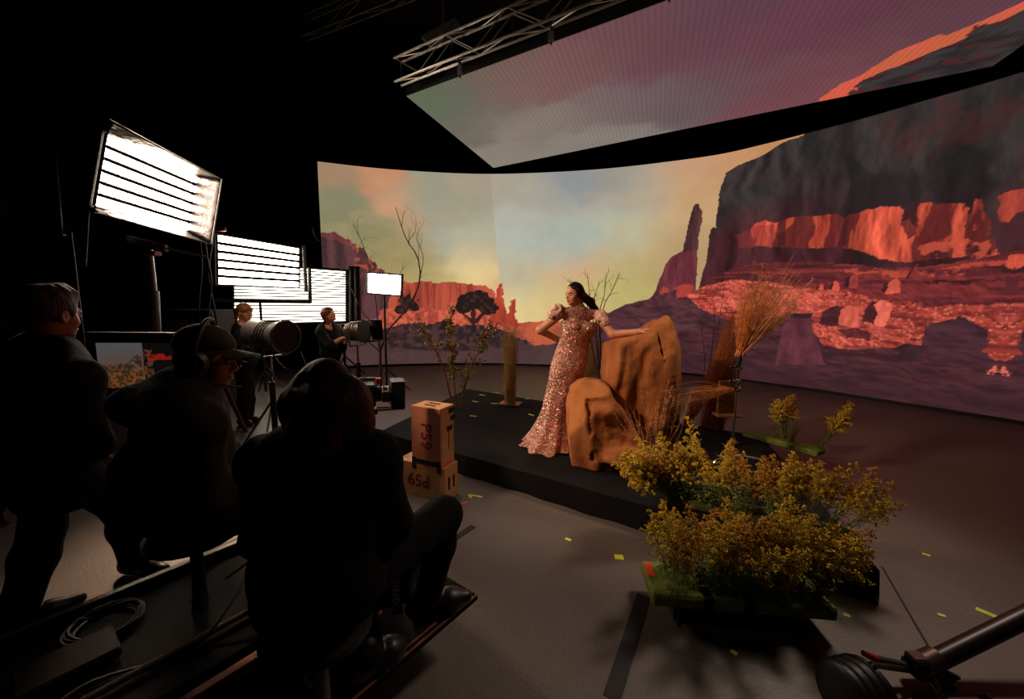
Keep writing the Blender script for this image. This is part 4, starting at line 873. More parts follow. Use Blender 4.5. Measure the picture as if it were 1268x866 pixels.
F.cap(Ph(0, -.1, .05), Ph(0, -.15, .0), .03, .035, .02); F.cap(Ph(0, -.15, 0), Ph(0, -.15, -.16), .035, .012, .02); F.build('hair', hair_mat('dark_blonde_hair', (150, 96, 58), .5), body)

# ----------------------------------------------------------------- red-haired woman at the second spotlight
J = dict(pelvis=V(-2.89, 6.3, 0.87), neck=V(-2.9, 6.25, 1.31), head=V(*(-2.859,6.22,1.478)), shL=V(-2.85, 6.42, 1.21), shR=V(-2.93, 6.08, 1.21), elL=V(*(-2.746,6.4,0.926)), wrL=V(*(-2.619,6.3,1.093)), elR=V(*(-2.768,6,1.022)), wrR=V(*(-2.614,6.05,1.117)),
         hipL=V(-2.88, 6.36, 0.83), hipR=V(-2.9, 6.22, 0.83), knL=V(-2.88, 6.4, 0.45), knR=V(-2.9, 6.24, 0.45), anL=V(-2.92, 6.4, 0.09), anR=V(-2.94, 6.24, 0.09), toeL=V(-2.78, 6.38, 0.04), toeR=V(-2.8, 6.2, 0.04), face=V(.9, -.12, .3))
root, body, Rh = person('red haired woman in a black shirt looking up beside the drum spotlight', J, V(J['pelvis'][0], J['pelvis'][1], 0), M_skin, cell=.009, hs=.97, curl=.4)
face_parts(body, J['head'], Rh, .97)
def top2(F):
    sdf_torso(F, J, .025, 1.05)
    sdf_arm(F, J, 'L', .016, .03, .5); sdf_arm(F, J, 'R', .016, .03, .3)
    F.ell(J['neck'] + V(.05, -.07, -.02), (.05, .06, .1), None, .02, 's')
garment(root, 'shirt', M_cblack, J, top2, cell=.013)
garment(root, 'trousers', M_cnavy, J, lambda F: [sdf_leg(F, J, s_, .018) for s_ in 'LR'] + [F.ell(J['pelvis'] - V(0, 0, .02), (.16, .15, .13), None, .03)], cell=.013)
boots(root, J, M_leather, .006, .16)
Ph = lambda x, y, z: J['head'] + Rh @ (V(x, y, z) * .97)
F = Field(J['head'] - .3, J['head'] + .25, .008); F.ell(Ph(0, -.014, .034), (.086, .108, .096), Rh); F.plane(Ph(0, .085, .05), Rh @ V(0, 1, -.5), .01); F.cap(Ph(-.05, -.03, 0), Ph(-.055, -.02, -.12), .035, .03, .02); F.cap(Ph(.05, -.03, 0), Ph(.055, -.02, -.12), .035, .03, .02); F.cap(Ph(0, -.07, 0), Ph(0, -.07, -.1), .05, .04, .02)
F.build('hair', hair_mat('auburn_red_hair', (120, 50, 30), .5), body)

# ================================================================= studio lamps
def lampface(name, c, k):
    m = bpy.data.materials.new(name); m.use_nodes = True; nt = m.node_tree; b = nt.nodes['Principled BSDF']
    nz = nt.nodes.new('ShaderNodeTexNoise'); nz.inputs['Scale'].default_value = 3
    mr = nt.nodes.new('ShaderNodeMapRange'); mr.inputs['To Min'].default_value = k * .9; mr.inputs['To Max'].default_value = k * 1.1
    nt.links.new(nz.outputs['Fac'], mr.inputs['Value']); nt.links.new(mr.outputs['Result'], b.inputs['Emission Strength'])
    b.inputs['Emission Color'].default_value = (*c, 1); b.inputs['Base Color'].default_value = (.8, .8, .78, 1); return m
M_tube1 = lampface('lamp_tube_warm', (1, .80, .62), 42.0)
M_tube2 = lampface('lamp_tube_pale', (1, .86, .66), 24.0)
M_tube3 = lampface('lamp_tube_cream', (1, .92, .74), 6.0)
M_tube4 = lampface('lamp_face_white', (1, .84, .80), 26.0)
M_silver = mat('silver_reflector', (44, 40, 39), .3, .9, var=.2, bump=1., bscale=9)
M_louv = mat('louvre_metal', (26, 15, 11), .8, spec=.05)
M_grey = mat('grey_metal', (96, 90, 84), .45, .6, var=.15)
M_chrome = mat('chrome', (200, 196, 190), .18, 1.0, var=.05)
M_redp = mat('red_paint', (150, 26, 24), .45)
def panel(root, TL, TR, BR, BL, n, m, gap=.12, frame_w=.035, depth=.09, bar=.02):
    TL, TR, BR, BL = (V(*p) for p in (TL, TR, BR, BL)); nrm = unit(np.cross(TR - TL, BL - TL)); nrm = -nrm if nrm @ (V(0, 1.0, 1.7) - TL) < 0 else nrm
    P = lambda u, v: (TL * (1 - u) + TR * u) * (1 - v) + (BL * (1 - u) + BR * u) * v
    MB().prism([P(-.03, -.04) - nrm * depth, P(1.03, -.04) - nrm * depth, P(1.03, 1.04) - nrm * depth, P(-.03, 1.04) - nrm * depth], nrm * depth * .8).build('housing', M_mblack, root)
    for i in range(n):
        v0, v1 = (i + gap / 2) / n, (i + 1 - gap / 2) / n
        MB().prism([P(.005, v0), P(.995, v0), P(.995, v1), P(.005, v1)], -nrm * .012).build('lamp_tube', m, root)
    for i in range(1, n):
        MB().tube([P(0, i / n) + nrm * .02, P(1, i / n) + nrm * .02], bar, 6).build('louvre_bar', M_louv, root)
    for a, b in ((P(0, -.015), P(1, -.015)), (P(0, 1.015), P(1, 1.015)), (P(-.01, 0), P(-.01, 1)), (P(1.01, 0), P(1.01, 1))):
        MB().tube([a, b], frame_w * .4, 6).build('frame_bar', M_mblack, root)
    return P, nrm
# --- big soft panel on its tall stand
root = empty('panel_light', V(*(-4.155,4.55,1.057)) * V(1, 1, 0), 'largest tilted lamp panel with six tubes and silver side flaps, high on a stand', 'light')
P, nr = panel(root, (-3.863,4,3.256), (-3.939,5.14,3.235), (-4.1,5.14,2.554), (-4.056,4,2.595), 6, M_tube1)
oTL, oTR, oBR, oBL = (V(*p) for p in ((-3.748,3.92,3.36), (-3.506,5,3.14), (-3.695,5,2.37), (-4.028,3.95,2.523)))
for a, b, c, d in ((P(0, 0), P(1, 0), oTR, oTL), (P(1, 0), P(1, 1), oBR, oTR), (P(1, 1), P(0, 1), oBL, oBR)):
    rows = []
    for i in range(15):
        t = i / 14; rows.append([(a * (1 - t) + b * t) * (1 - s_) + (d * (1 - t) + c * t) * s_ + nr * .012 * math.sin(i * 2.1 + s_ * 7) * math.sin(s_ * 3.1) for s_ in np.linspace(0, 1, 7)])
    mb = MB(); mb.loft(rows, cap=False, closed=False); o = mb.build('reflector_flap', M_silver, root, True); md = o.modifiers.new('cloth', 'SOLIDIFY'); md.thickness = .006
    MB().tube([d, c], .008, 6).build('flap_rod', M_grey, root)
MB().tube([(-4.081,4.55,2.251), (-4.074,4.55,1.686)], .045, 12).build('stand_tube', M_grey, root, True)
MB().tube([(-4.072,4.55,1.795), (-4.108,4.55,1.057), V(*(-4.108,4.55,1.057)) * V(1, 1, 0) + V(0, 0, .12)], .06, 12).build('stand_column', M_grey, root, True)
sb = V(*(-4.108,4.55,1.057)) * V(1, 1, 0)
for a_ in (.4, 2.5, 4.6): MB().tube([sb + V(0, 0, .5), sb + V(.55 * math.cos(a_), .55 * math.sin(a_), .03)], .02, 8).build('stand_leg', M_grey, root, True)
MB().tube([(-4.677,4.3,2.414), (-4.16,4.5,2.34)], .014, 6).build('cross_bar', M_grey, root, True); MB().tube([(-3.968,4.6,2.285), (-3.711,4.9,2.213)], .018, 6).build('cross_bar', M_grey, root, True)
MB().box((-4.075,4.55,2.313), (.17, .03, .04), unit(V(*(-3.968,4.6,2.285)) - V(*(-4.16,4.5,2.34))), (0, 1, 0), (0, 0, 1), .008).build('yoke_bracket', M_grey, root)
MB().box((-4.014,4.5,2.201), (.09, .05, .025), bev=.006).build('red_clamp', M_redp, root)
for q in (((-4.6,4.2,3.123), (-4.681,4.25,2.413), (-4.695,4.25,2.364)), ((-4.434,4.3,2.604), (-4.488,4.3,2.291), (-4.535,4.3,2.039))): MB().tube(q, .008, 6).build('thin_rod', M_grey, root, True)
MB().tube(spline([(-4.644,4.3,2.406), (-4.645,4.3,2.123), (-4.645,4.3,1.698), (-4.646,4.3,1.263), V(*(-4.646,4.3,1.263)) * V(1, 1, .5), V(*(-4.646,4.3,1.263)) * V(1, 1, 0) + V(.1, 0, .02)], 14), .008, 5).build('power_cable', M_mblack, root)
MB().box((-4.713,4.25,2.356), (.05, .02, .012), bev=.004).build('pin_clamp', M_chrome, root)

# --- second panel, third bank, small lamp
def stand(root, top, legs=True, r=.022, m=None):
    m = m or M_mblack; top = V(*top); b = top * V(1, 1, 0)
    MB().tube([top, b + V(0, 0, .08)], r, 10).build('stand_pole', m, root, True)
    for a_ in (.3, 2.4, 4.5): MB().tube([b + V(0, 0, .45), b + V(.42 * math.cos(a_), .42 * math.sin(a_), .02)], r * .6, 6).build('stand_leg', m, root, True)
root = empty('panel_light', V(*(-4.4,6.95,1.302)) * V(1, 1, 0), 'middle lamp panel with six cream tubes, in front of the many slatted bank', 'light')
P, nr = panel(root, (-4.472,6.2,2.675), (-3.994,7.6,2.657), (-4.034,7.6,1.941), (-4.519,6.2,1.936), 6, M_tube2, .07, bar=.026)
for a, b in (((-3.766,7.5,2.294), (-3.784,7.5,1.671)), ((-4.726,6.3,1.688), (-3.769,7.5,1.671)), ((-3.926,7.65,2.723), (-3.927,7.65,1.853))): MB().tube([a, b], .035, 8).build('yoke_arm', M_mblack, root, True)
MB().box((-4.441,6.2,2.758), (.09, .03, .03), bev=.006).build('red_clamp', M_redp, root)
stand(root, (-4.375,6.95,1.666))
root = empty('lamp_bank', V(*(-4.903,8.8,1.023)) * V(1, 1, 0), 'widest lamp bank of many thin white slats, farthest back by the screen end', 'light')
P, nr = panel(root, (-5.839,8.5,2.462), (-3.715,9,2.349), (-3.761,9,1.236), (-5.935,8.5,1.174), 19, M_tube3, .4, .05, bar=.016)
for q in ((-5.765,8.5,1.141), (-3.819,9,1.163)): stand(root, q, r=.03)
for a, b in (((-3.547,8.95,2.452), (-3.6,8.95,1.131)), ((-3.421,8.9,2.448), (-3.446,8.9,0.845))): MB().tube([a, b], .07, 6).build('side_flag_post', M_mblack, root)
root = empty('panel_light', V(*(-2.321,7.3,1.003)) * V(1, 1, 0), 'small glaring white lamp panel in front of the screen by bare branches', 'light')
P, nr = panel(root, (-2.602,7.25,2.197), (-2.023,7.35,2.166), (-2.047,7.35,1.801), (-2.615,7.25,1.839), 1, M_tube4, .02, .04)
for u in (.14, .86): MB().tube([P(u, 0) + nr * .02, P(u, 1) + nr * .02], .007, 6).build('guard_wire', M_grey, root)
MB().prism([P(1.03, -.06), P(1.07, -.06), P(1.07, 1.06), P(1.03, 1.06)], nr * .12).build('barn_door', M_mblack, root)
stand(root, P(.5, 1.08), r=.02)

# --- barrel spotlights
def spotlight(name, c, axis, r, L_, label, stem_to, body_m, drum=False):
    c = V(*c); ax = unit(axis); root = empty(name, c * V(1, 1, 0), label, 'spotlight')
    sd = unit(np.cross(ax, V(0, 0, 1))); up = np.cross(sd, ax)
    MB().tube([c - ax * L_, c - ax * (L_ - .05), c - ax * .1, c - ax * .02], [r * .55, r * .86, r * .92, r], 26).build('barrel', body_m, root, True)
    MB().ring(c, ax, r * .97, .014, 32, 8).build('front_rim', M_grey, root, True)
    MB().tube([c - ax * .012, c - ax * .008], [r * .95, r * .95], 26).build('dark_lens', M_mblack, root)
    for k in range(4): MB().ring(c - ax * (L_ * .25 + .05 * k), ax, r * .93, .006, 26, 5).build('cooling_fin', body_m, root, True)
    pv = c - ax * L_ * .45
    MB().tube([pv + sd * (r + .03) + up * .02, pv + sd * (r + .03) - up * (r + .06), pv - sd * (r + .03) - up * (r + .06), pv - sd * (r + .03) + up * .02], .014, 8).build('yoke', M_grey, root, True)
    MB().box(c - ax * (L_ + .03), (.05, .03, .05), sd, ax, up, .008).build('rear_cap', M_mblack, root)
    t = pv - up * (r + .06); b = V(t[0], t[1], 0)
    MB().tube([t, b + V(0, 0, .5)], .02, 10).build('stand_pole', M_chrome, root, True); MB().tube([b + V(0, 0, .75), b + V(0, 0, .06)], .034, 10).build('stand_base', M_mblack, root, True)
    for a_ in (.2, 2.3, 4.4): MB().tube([b + V(0, 0, .55), b + V(.5 * math.cos(a_), .5 * math.sin(a_), .02)], .014, 6).build('stand_leg', M_chrome, root, True)
    return root, sd, up
root, sd, up = spotlight('barrel_spotlight', (-2.538,4.45,1.284), (.90, -.42, -.04), .185, .62, 'barrel spotlight with a big round dark front, under the hands of the fringed woman', None, M_grey)
MB().tube([(-2.778,4.35,1.095), (-2.858,4.4,1.178), (-2.587,4.3,0.835)], .012, 6).build('tilt_handle', M_grey, root, True)
MB().tube(spline([(-2.697,4.4,1.161), (-2.548,4.4,0.944), (-2.272,4.35,0.9), (-2.357,4.4,1.128)], 10), .008, 5).build('power_cable', M_mblack, root)
root, sd, up = spotlight('drum_spotlight', (-2.239,6.05,1.243), (.95, -.28, .06), .155, .34, 'small drum spotlight with square black shutters beside the red haired woman', None, mat('bronze_metal', (120, 104, 84), .35, .8))
c = V(*(-2.239,6.05,1.243)); ax = unit((.95, -.28, .06))
for s_ in (-1, 1):
    MB().box(c + ax * .1 + sd * s_ * .16, (.1, .006, .15), ax, sd, up).build('barn_door', M_mblack, root); MB().box(c + ax * .1 + up * s_ * .16, (.1, .15, .006), ax, sd, up).build('barn_door', M_mblack, root)

# --- monitor that repeats the set
root = empty('monitor', V(*(-2.785,2.95,1.098)) * V(1, 1, 0), 'wide black monitor between the standing man and the capped man, showing the set', 'monitor')
A, B, Cc = V(*(-3.11,2.9,1.453)), V(*(-2.396,3.05,1.441)), V(*(-3.145,2.9,1.008)); X = unit(B - A); N = unit(np.cross(X, V(0, 0, 1))); w_, h_ = np.linalg.norm(B - A), .47
ctr = A + X * w_ / 2 - V(0, 0, h_ / 2)
MB().box(ctr + N * -.03, (w_ / 2, .025, h_ / 2), X, N, (0, 0, 1), .008).build('case', M_mblack, root)
MB().box(A + X * w_ / 2 + N * .0 + V(0, 0, .002), (w_ / 2, .012, .003), X, N, (0, 0, 1)).build('lit_top_edge', M_grey, root)  # paler strip puts rim light on the case's top into colour
gx, gy = 260, 120; a2, b2 = np.meshgrid(np.linspace(0, 1, gx), np.linspace(0, 1, gy), indexing='ij'); mi = np.zeros(a2.shape + (3,))
q1 = fbm2(a2 * 14, b2 * 8, 2); q2 = fbm2(a2 * 50, b2 * 22, 5); t = b2[..., None]
mi[:] = lin((120, 66, 40)) * (1 - t) + lin((96, 100, 100)) * t
mix(mi, sm(b2, .62, .2), lin((150, 84, 44)), .8); mix(mi, (a2 > .46) * 1., lin((20, 16, 16))); mix(mi, ((a2 > .5) & (b2 > .55 + .1 * q1) & (b2 < .76)) * sm(q1, .3, .5), lin((160, 34, 26)))
mix(mi, ((a2 < .5) & (b2 < .34 + .3 * q2 + .25 * sm(a2, .25, .45))) * sm(q2, .35, .6), lin((50, 44, 20)), .9); mix(mi, ((a2 > .44) & (a2 < .56) & (b2 < .85)) * sm(q2, .4, .6), lin((120, 74, 52)), .8)
mi *= .55; pos = (A + X * .05 - V(0, 0, .075) + N * .003) + a2[..., None] * X * (w_ - .1) + (b2[..., None] - 1) * V(0, 0, h_ - .13)
link('display', screen_mesh('display', pos.reshape(-1, 3), np.clip(mi, 0, 1), np.stack([a2.ravel(), b2.ravel(), a2.ravel() * 0], 1)), screen_mat('monitor_display', [(.05, .02), (.05, .02)]), root)
fb = ctr * V(1, 1, 0) - N * .08
MB().tube([fb + V(0, 0, ctr[2]), fb + V(0, 0, .04)], .03, 10).build('stand_pole', M_mblack, root, True); MB().box(fb + V(0, 0, .025), (.3, .2, .025), X, N, (0, 0, 1), .01).build('stand_foot', M_mblack, root)

# --- road cases and dangling cables in the dark behind
M_case = mat('road_case_black', (22, 21, 20), .5, var=.2); M_labelp = mat('pale_label', (120, 116, 84), .7, var=.3, scale=9); M_labelg = mat('green_label', (58, 66, 40), .7)
def road_case(c, h, label):
    c = V(*c); root = empty('road_case', c - V(0, 0, h[2]), label, 'case', 'equipment cases behind the monitor')
    MB().box(c, h, bev=.012).build('body', M_case, root)
    for sx in (-1, 1):
        for sz in (-1, 1): MB().box(c + V(sx * (h[0] - .03), -h[1] - .004, sz * (h[2] - .03)), (.03, .008, .03), bev=.004).build('corner_plate', M_grey, root)
    MB().box(c + V(-h[0] * .25, -h[1] - .004, 0), (h[0] * .38, .004, h[2] * .5)).build('paper_label', M_labelp, root); MB().box(c + V(h[0] * .5, -h[1] - .004, .02), (h[0] * .2, .004, h[2] * .6)).build('side_label', M_labelg, root)
    MB().tube([c + V(-.06, -h[1], -h[2] * .72), c + V(-.06, -h[1] - .03, -h[2] * .72), c + V(.06, -h[1] - .03, -h[2] * .72), c + V(.06, -h[1], -h[2] * .72)], .007, 6).build('handle', M_grey, root)
for (c, h, l) in (((-5.0, 6.35, .5), (.5, .3, .5), 'lower of two dark road cases with pale paper label, left of the spotlight women'), ((-5.0, 6.35, 1.27), (.42, .28, .27), 'upper of two dark road cases with pale paper label, under the middle lamp panel'),
                  ((-5.95, 6.3, .55), (.36, .28, .55), 'tall dark road case farthest left, behind the column of the largest lamp')): road_case(c, h, l)
tq = [((-4.608,6,2.699), (-4.604,6,2.187), (-4.703,6,1.591)), ((-4.37,5.8,2.307), (-4.33,5.8,1.943), (-4.417,5.8,1.456)), ((-4.398,6,2.654), (-4.518,6,2.07), (-4.452,6,1.4))]
for i, q in enumerate(tq):
    low = V(*q[2]) * V(1, 1, 0) + V(0, -.05 - .1 * i, .015)
    tag(MB().tube(spline([V(*q[0]) + V(0, 0, .4), *q, V(*q[2]) * V(1, 1, .5), low], 16), .016, 6).build('hanging_cable', M_mblack), ('leftmost','middle','rightmost')[i] + ' of three black cables hanging beside the middle lamp panel', 'cable', 'hanging lamp cables')

# ================================================================= sandstone rocks
def poly_sdf(x, z, P):
    P = np.asarray(P, float); d = np.full(np.broadcast(x, z).shape, 1e9); sg = np.ones(d.shape); n = len(P)
    for i in range(n):
        a, b = P[i], P[(i + 1) % n]; e = b - a; wx, wz = x - a[0], z - a[1]; t = np.clip((wx * e[0] + wz * e[1]) / (e @ e), 0, 1)
        d = np.minimum(d, (wx - e[0] * t) ** 2 + (wz - e[1] * t) ** 2)
        c1 = z >= a[1]; c2 = z < b[1]; c3 = e[0] * wz > e[1] * wx; al = (c1 & c2 & c3) | (~c1 & ~c2 & ~c3); sg = np.where(al, -sg, sg)
    return sg * np.sqrt(d)
def rock_mat(name, c0, c1, c2):
    m = bpy.data.materials.new(name); m.use_nodes = True; nt = m.node_tree; n = nt.nodes; L = nt.links; b = n['Principled BSDF']; tc = n.new('ShaderNodeTexCoord')
    mp = n.new('ShaderNodeMapping'); mp.inputs['Scale'].default_value = (5, 5, 1.6); L.new(tc.outputs['Object'], mp.inputs['Vector'])
    nz = n.new('ShaderNodeTexNoise'); nz.inputs['Scale'].default_value = 1; nz.inputs['Detail'].default_value = 7; nz.inputs['Distortion'].default_value = .8; L.new(mp.outputs['Vector'], nz.inputs['Vector'])
    r = n.new('ShaderNodeValToRGB'); e = r.color_ramp.elements; e[0].position = .3; e[0].color = (*lin(c0), 1); e[1].position = .72; e[1].color = (*lin(c2), 1); x = e.new(.5); x.color = (*lin(c1), 1)
    L.new(nz.outputs['Fac'], r.inputs['Fac']); L.new(r.outputs['Color'], b.inputs['Base Color']); b.inputs['Roughness'].default_value = .88
    n2 = n.new('ShaderNodeTexNoise'); n2.inputs['Scale'].default_value = 14; n2.inputs['Detail'].default_value = 8; n2.inputs['Roughness'].default_value = .7; L.new(tc.outputs['Object'], n2.inputs['Vector'])
    bp = n.new('ShaderNodeBump'); bp.inputs['Strength'].default_value = .55; bp.inputs['Distance'].default_value = .025; L.new(n2.outputs['Fac'], bp.inputs['Height']); L.new(bp.outputs['Normal'], b.inputs['Normal']); return m
M_rock = rock_mat('sandstone', (120, 62, 28), (168, 98, 48), (190, 118, 62))
def rock(name, poly, yc, hy, rnd, cuts, lumps, label, facets=(), grooves=(), amp=.022):
    P = np.array([(p[0], p[2]) for p in poly]); lo = V(P[:, 0].min() - .12, yc - hy - .12, .17); hi = V(P[:, 0].max() + .12, yc + hy + .12, P[:, 1].max() + .12)
    F = Field(lo, hi, .014); sl, x, y, z = F.win(F.lo, F.lo + F.n * F.c)
    d2 = poly_sdf(x[:, :, 0], z[:, 0, :], P).astype(np.float32)[:, None, :]
    yy = np.abs(y - yc - .12 * (x - P[:, 0].mean())) - hy * (1.0 - .22 * np.clip((z - .2) / 1.4, 0, 1)) + 0 * x
    F.F = (np.sqrt(np.maximum(d2 + rnd, 0) ** 2 + np.maximum(yy + rnd, 0) ** 2) + np.minimum(np.maximum(d2 + rnd, yy + rnd), 0) - rnd).astype(np.float32)
    for (c, r, k) in lumps: F.ell(V(*c), r, None, k)
    for (a, b, ra, rb, k) in cuts: F.cap(V(*a), V(*b), ra, rb, k, 's')
    for (a, b, r_, k, dep) in grooves:
        for t in np.linspace(0, 1, 14):
            p = V(*a) * (1 - t) + V(*b) * t; F.cap(p - V(0, .25, 0), p + V(0, dep, 0), r_, r_ * .6, k, 's')
    F.wrinkle(amp * 1.9, 3.4, (1, 1, .5)); F.wrinkle(amp * 1.0, 8, (1, 1, .5)); F.wrinkle(amp * .45, 20, (1, 1, .7))
    for (pp, nn) in facets: F.plane(V(*pp), V(*nn), .012)
    F.plane(V(0, 0, .2), V(0, 0, -1), .004)
    o = F.build(name, M_rock); return tag(o, label, 'rock')
rock('sandstone_rock', [(0.933,3.75,1.282), (1.053,3.75,1.344), (1.264,3.75,1.407), (1.441,3.75,1.515), (1.507,3.75,1.569), (1.553,3.75,1.425), (1.6,3.75,1.272), (1.593,3.75,1.117), (1.645,3.75,0.898), (1.656,3.75,0.579), (1.636,3.75,0.376), (1.665,3.75,0.006), (1.335,3.75,-0.08), (1,3.75,-0.083), (0.961,3.75,0.734), (0.922,3.75,0.971), (0.93,3.75,1.166)], 3.98, .27, .05,
     [((1.359,3.7,1.427), (1.384,3.68,1.248), .012, .011, .01), ((1.384,3.68,1.248), (1.422,3.66,1.084), .011, .004, .01), ((1.034,3.56,1.231), (1.018,3.54,0.789), .03, .05, .06), ((0.941,3.55,1.305), (0.946,3.55,1.01), .03, .03, .05), ((1.165,3.4,1.041), (1.218,3.4,0.535), .04, .04, .1), ((1.438,3.55,0.423), (1.563,3.6,0.562), .012, .008, .01), ((1.473,3.5,1.024), (1.497,3.5,0.35), .02, .03, .06)],
     [((1.415,3.76,0.91), (.19, .13, .5), .12), ((1.059,3.76,0.891), (.07, .1, .26), .1), ((1.25,3.8,1.232), (.09, .1, .1), .08)], 'tall upright sandstone coloured rock with a dark slit, under the leaning hand', [((1.527,3.66,1.221), (.75, -.66, .05)), ((1.371,3.74,1.477), (-.1, -.8, .62)), ((0.945,3.72,0.977), (-.8, -.6, .1))], [((1.367,3.72,1.418), (1.399,3.72,1.235), .019, .006, .06), ((1.399,3.72,1.235), (1.447,3.72,1.058), .015, .006, .06), ((1.07,3.66,1.233), (1.018,3.64,0.724), .03, .05, .02), ((1.256,3.64,1.282), (1.171,3.6,0.736), .035, .07, .02), ((1.509,3.62,1.001), (1.556,3.62,0.422), .02, .04, .02), ((1.484,3.62,0.366), (1.58,3.62,0.54), .012, .012, .08)])
rock('sandstone_rock', [(0.544,3.6,0.708), (0.584,3.6,0.892), (0.656,3.6,0.953), (0.775,3.6,0.969), (0.88,3.6,0.939), (0.974,3.6,0.803), (1.084,3.6,0.682), (1.199,3.6,0.465), (1.29,3.6,0.294), (1.328,3.6,-0.009), (1.055,3.6,-0.092), (0.61,3.6,-0.095), (0.554,3.6,0.303)], 3.66, .27, .09,
     [((0.673,3.36,0.833), (0.658,3.36,0.398), .03, .03, .05), ((0.737,3.3,0.637), (1.088,3.3,0.511), .07, .06, .07), ((0.576,3.42,0.67), (0.566,3.4,0.381), .02, .02, .03), ((0.852,3.28,0.387), (1.098,3.3,0.279), .04, .04, .06)],
     [((0.812,3.5,0.738), (.14, .16, .1), .07), ((0.974,3.42,0.332), (.2, .16, .08), .07), ((0.652,3.5,0.496), (.08, .14, .18), .06), ((0.775,3.7,0.886), (.14, .2, .06), .05)], 'low rounded sandstone coloured rock in front of the gown hem', [((0.579,3.55,0.783), (-.8, -.5, .3)), ((0.743,3.55,0.949), (-.1, -.5, .85)), ((1.085,3.42,0.601), (.6, -.6, .5)), ((0.737,3.4,0.195), (-.5, -.85, -.15))], [((0.671,3.42,0.832), (0.719,3.4,0.308), .016, .03, .03), ((0.909,3.36,0.51), (1.181,3.36,0.431), .02, .04, .03)])

# ================================================================= apple boxes
M_ply = mat('birch_plywood', (206, 150, 100), .55, var=.14, scale=9, bump=.08, bscale=60)
M_plyr = mat('reddish_plywood', (176, 108, 82), .55, var=.12, scale=9)
M_ink = mat('dark_red_ink', (112, 30, 34), .7, var=.1); M_slot = mat('slot_shadow_black', (14, 11, 10), .9); M_gaff = mat('black_gaffer_tape', (13, 12, 12), .75, var=.2, bump=.2, bscale=90)
def apple_box(c, X, Y, h, label, slots, sface=None):
    """c base corner centre; X along the lettered face, Y its inward normal, h half sizes"""
    X = unit(X); Y = unit(Y); Zu = V(0, 0, 1); ctr = V(*c) + Zu * h[2]; root = empty('apple_box', c, label, 'box', 'plywood boxes by the stage')
    t = .016
    for s_ in (-1, 1):
        MB().box(ctr + Y * s_ * (h[1] - t / 2), (h[0], t / 2, h[2]), X, Y, Zu, .003).build('side_panel', M_ply, root)
        MB().box(ctr + X * s_ * (h[0] - t / 2), (t / 2, h[1] - t, h[2]), X, Y, Zu, .003).build('end_panel', M_ply, root)
        MB().box(ctr + Zu * s_ * (h[2] - t / 2), (h[0] - t, h[1] - t, t / 2), X, Y, Zu, .003).build('cover_panel', M_ply, root)
    for (p, u, n, L_) in slots(ctr, X, Y, Zu, h): MB().box(p, (L_, .012, .002), u, np.cross(n, u), n).build('hand_slot', M_slot, root)
    return root, ctr
C0 = V(*(-0.557,3.189,0)); XL = V(-.9, .43, 0); YR = V(.43, .9, 0); XL = unit(XL); YR = unit(YR - XL * (YR @ XL))
b1, c1 = apple_box(C0 + XL * .254 + YR * .1, XL, YR, (.254, .1, .152), 'lower plywood box lying on its side with upside down red lettering', lambda c, X, Y, Zu, h: [(c - X * (h[0] + .001) + Y * s_ * .035, Zu, -X, .055) for s_ in (-1, 1)])
text_on('P59', .155, c1 - YR * .1015 + V(0, 0, .005) + XL * .02, XL, -YR, M_ink, b1)
for k, p in enumerate([(-.12, .09), (.14, -.04), (-.16, -.08), (.06, .1), (.2, .08)]): MB().cyl(c1 - YR * .1 + XL * p[0] + V(0, 0, p[1]), c1 - YR * .102 + XL * p[0] + V(0, 0, p[1]), .004, 8).build('knot_mark', M_ink, b1)
top0 = C0 + XL * (.035 + .152) + YR * .1 + V(0, 0, .305)
b2, c2 = apple_box(top0, XL, YR, (.152, .1, .254), 'upper plywood box standing on end with sideways red lettering', lambda c, X, Y, Zu, h: [(c + Zu * (h[2] + .001) + Y * s_ * .032 - X * 0, X, Zu, .055) for s_ in (-1, 1)])
MB().box(c2 - YR * .1012, (.15, .0012, .252), XL, YR, (0, 0, 1)).build('reddish_face', M_plyr, b2)  # this face is redder and darker than the other panels
text_on('P59', .155, c2 - YR * .1026 + V(0, 0, .0), (0, 0, -1), -YR, M_ink, b2)
def tape(nm, pts, parent, m=None):
    return MB().prism(pts, unit(np.cross(V(*pts[1]) - V(*pts[0]), V(*pts[2]) - V(*pts[0]))) * .0015).build(nm, m or M_gaff, parent)
fc = top0 - YR * .1028
for x in (.13, -.13):
    MB().box(fc + XL * x + V(0, 0, .0), (.022, .0012, .055), XL, YR, (0, 0, 1)).build('black_tape', M_gaff, b2)
MB().box(fc + V(0, 0, .022), (.15, .0014, .022), XL, YR, (0, 0, 1)).build('black_tape', M_gaff, b2)
rc = c2 - XL * .1528
for z, y in ((.21, .06), (.06, .03), (.14, .085)): MB().box(rc + YR * y + V(0, 0, z), (.0012, .04, .022), XL, YR, (0, 0, 1)).build('black_tape', M_gaff, b2)
MB().tube([rc + YR * .02 + V(0, 0, .05), rc + YR * .015 + V(0, 0, -.12)], .004, 5).build('dangling_cord', M_gaff, b2)
MB().box(rc + V(0, 0, -.246) - YR * .0, (.0014, .098, .007), XL, YR, (0, 0, 1)).build('orange_tape', mat('orange_tape', (230, 80, 50), .6), b2)

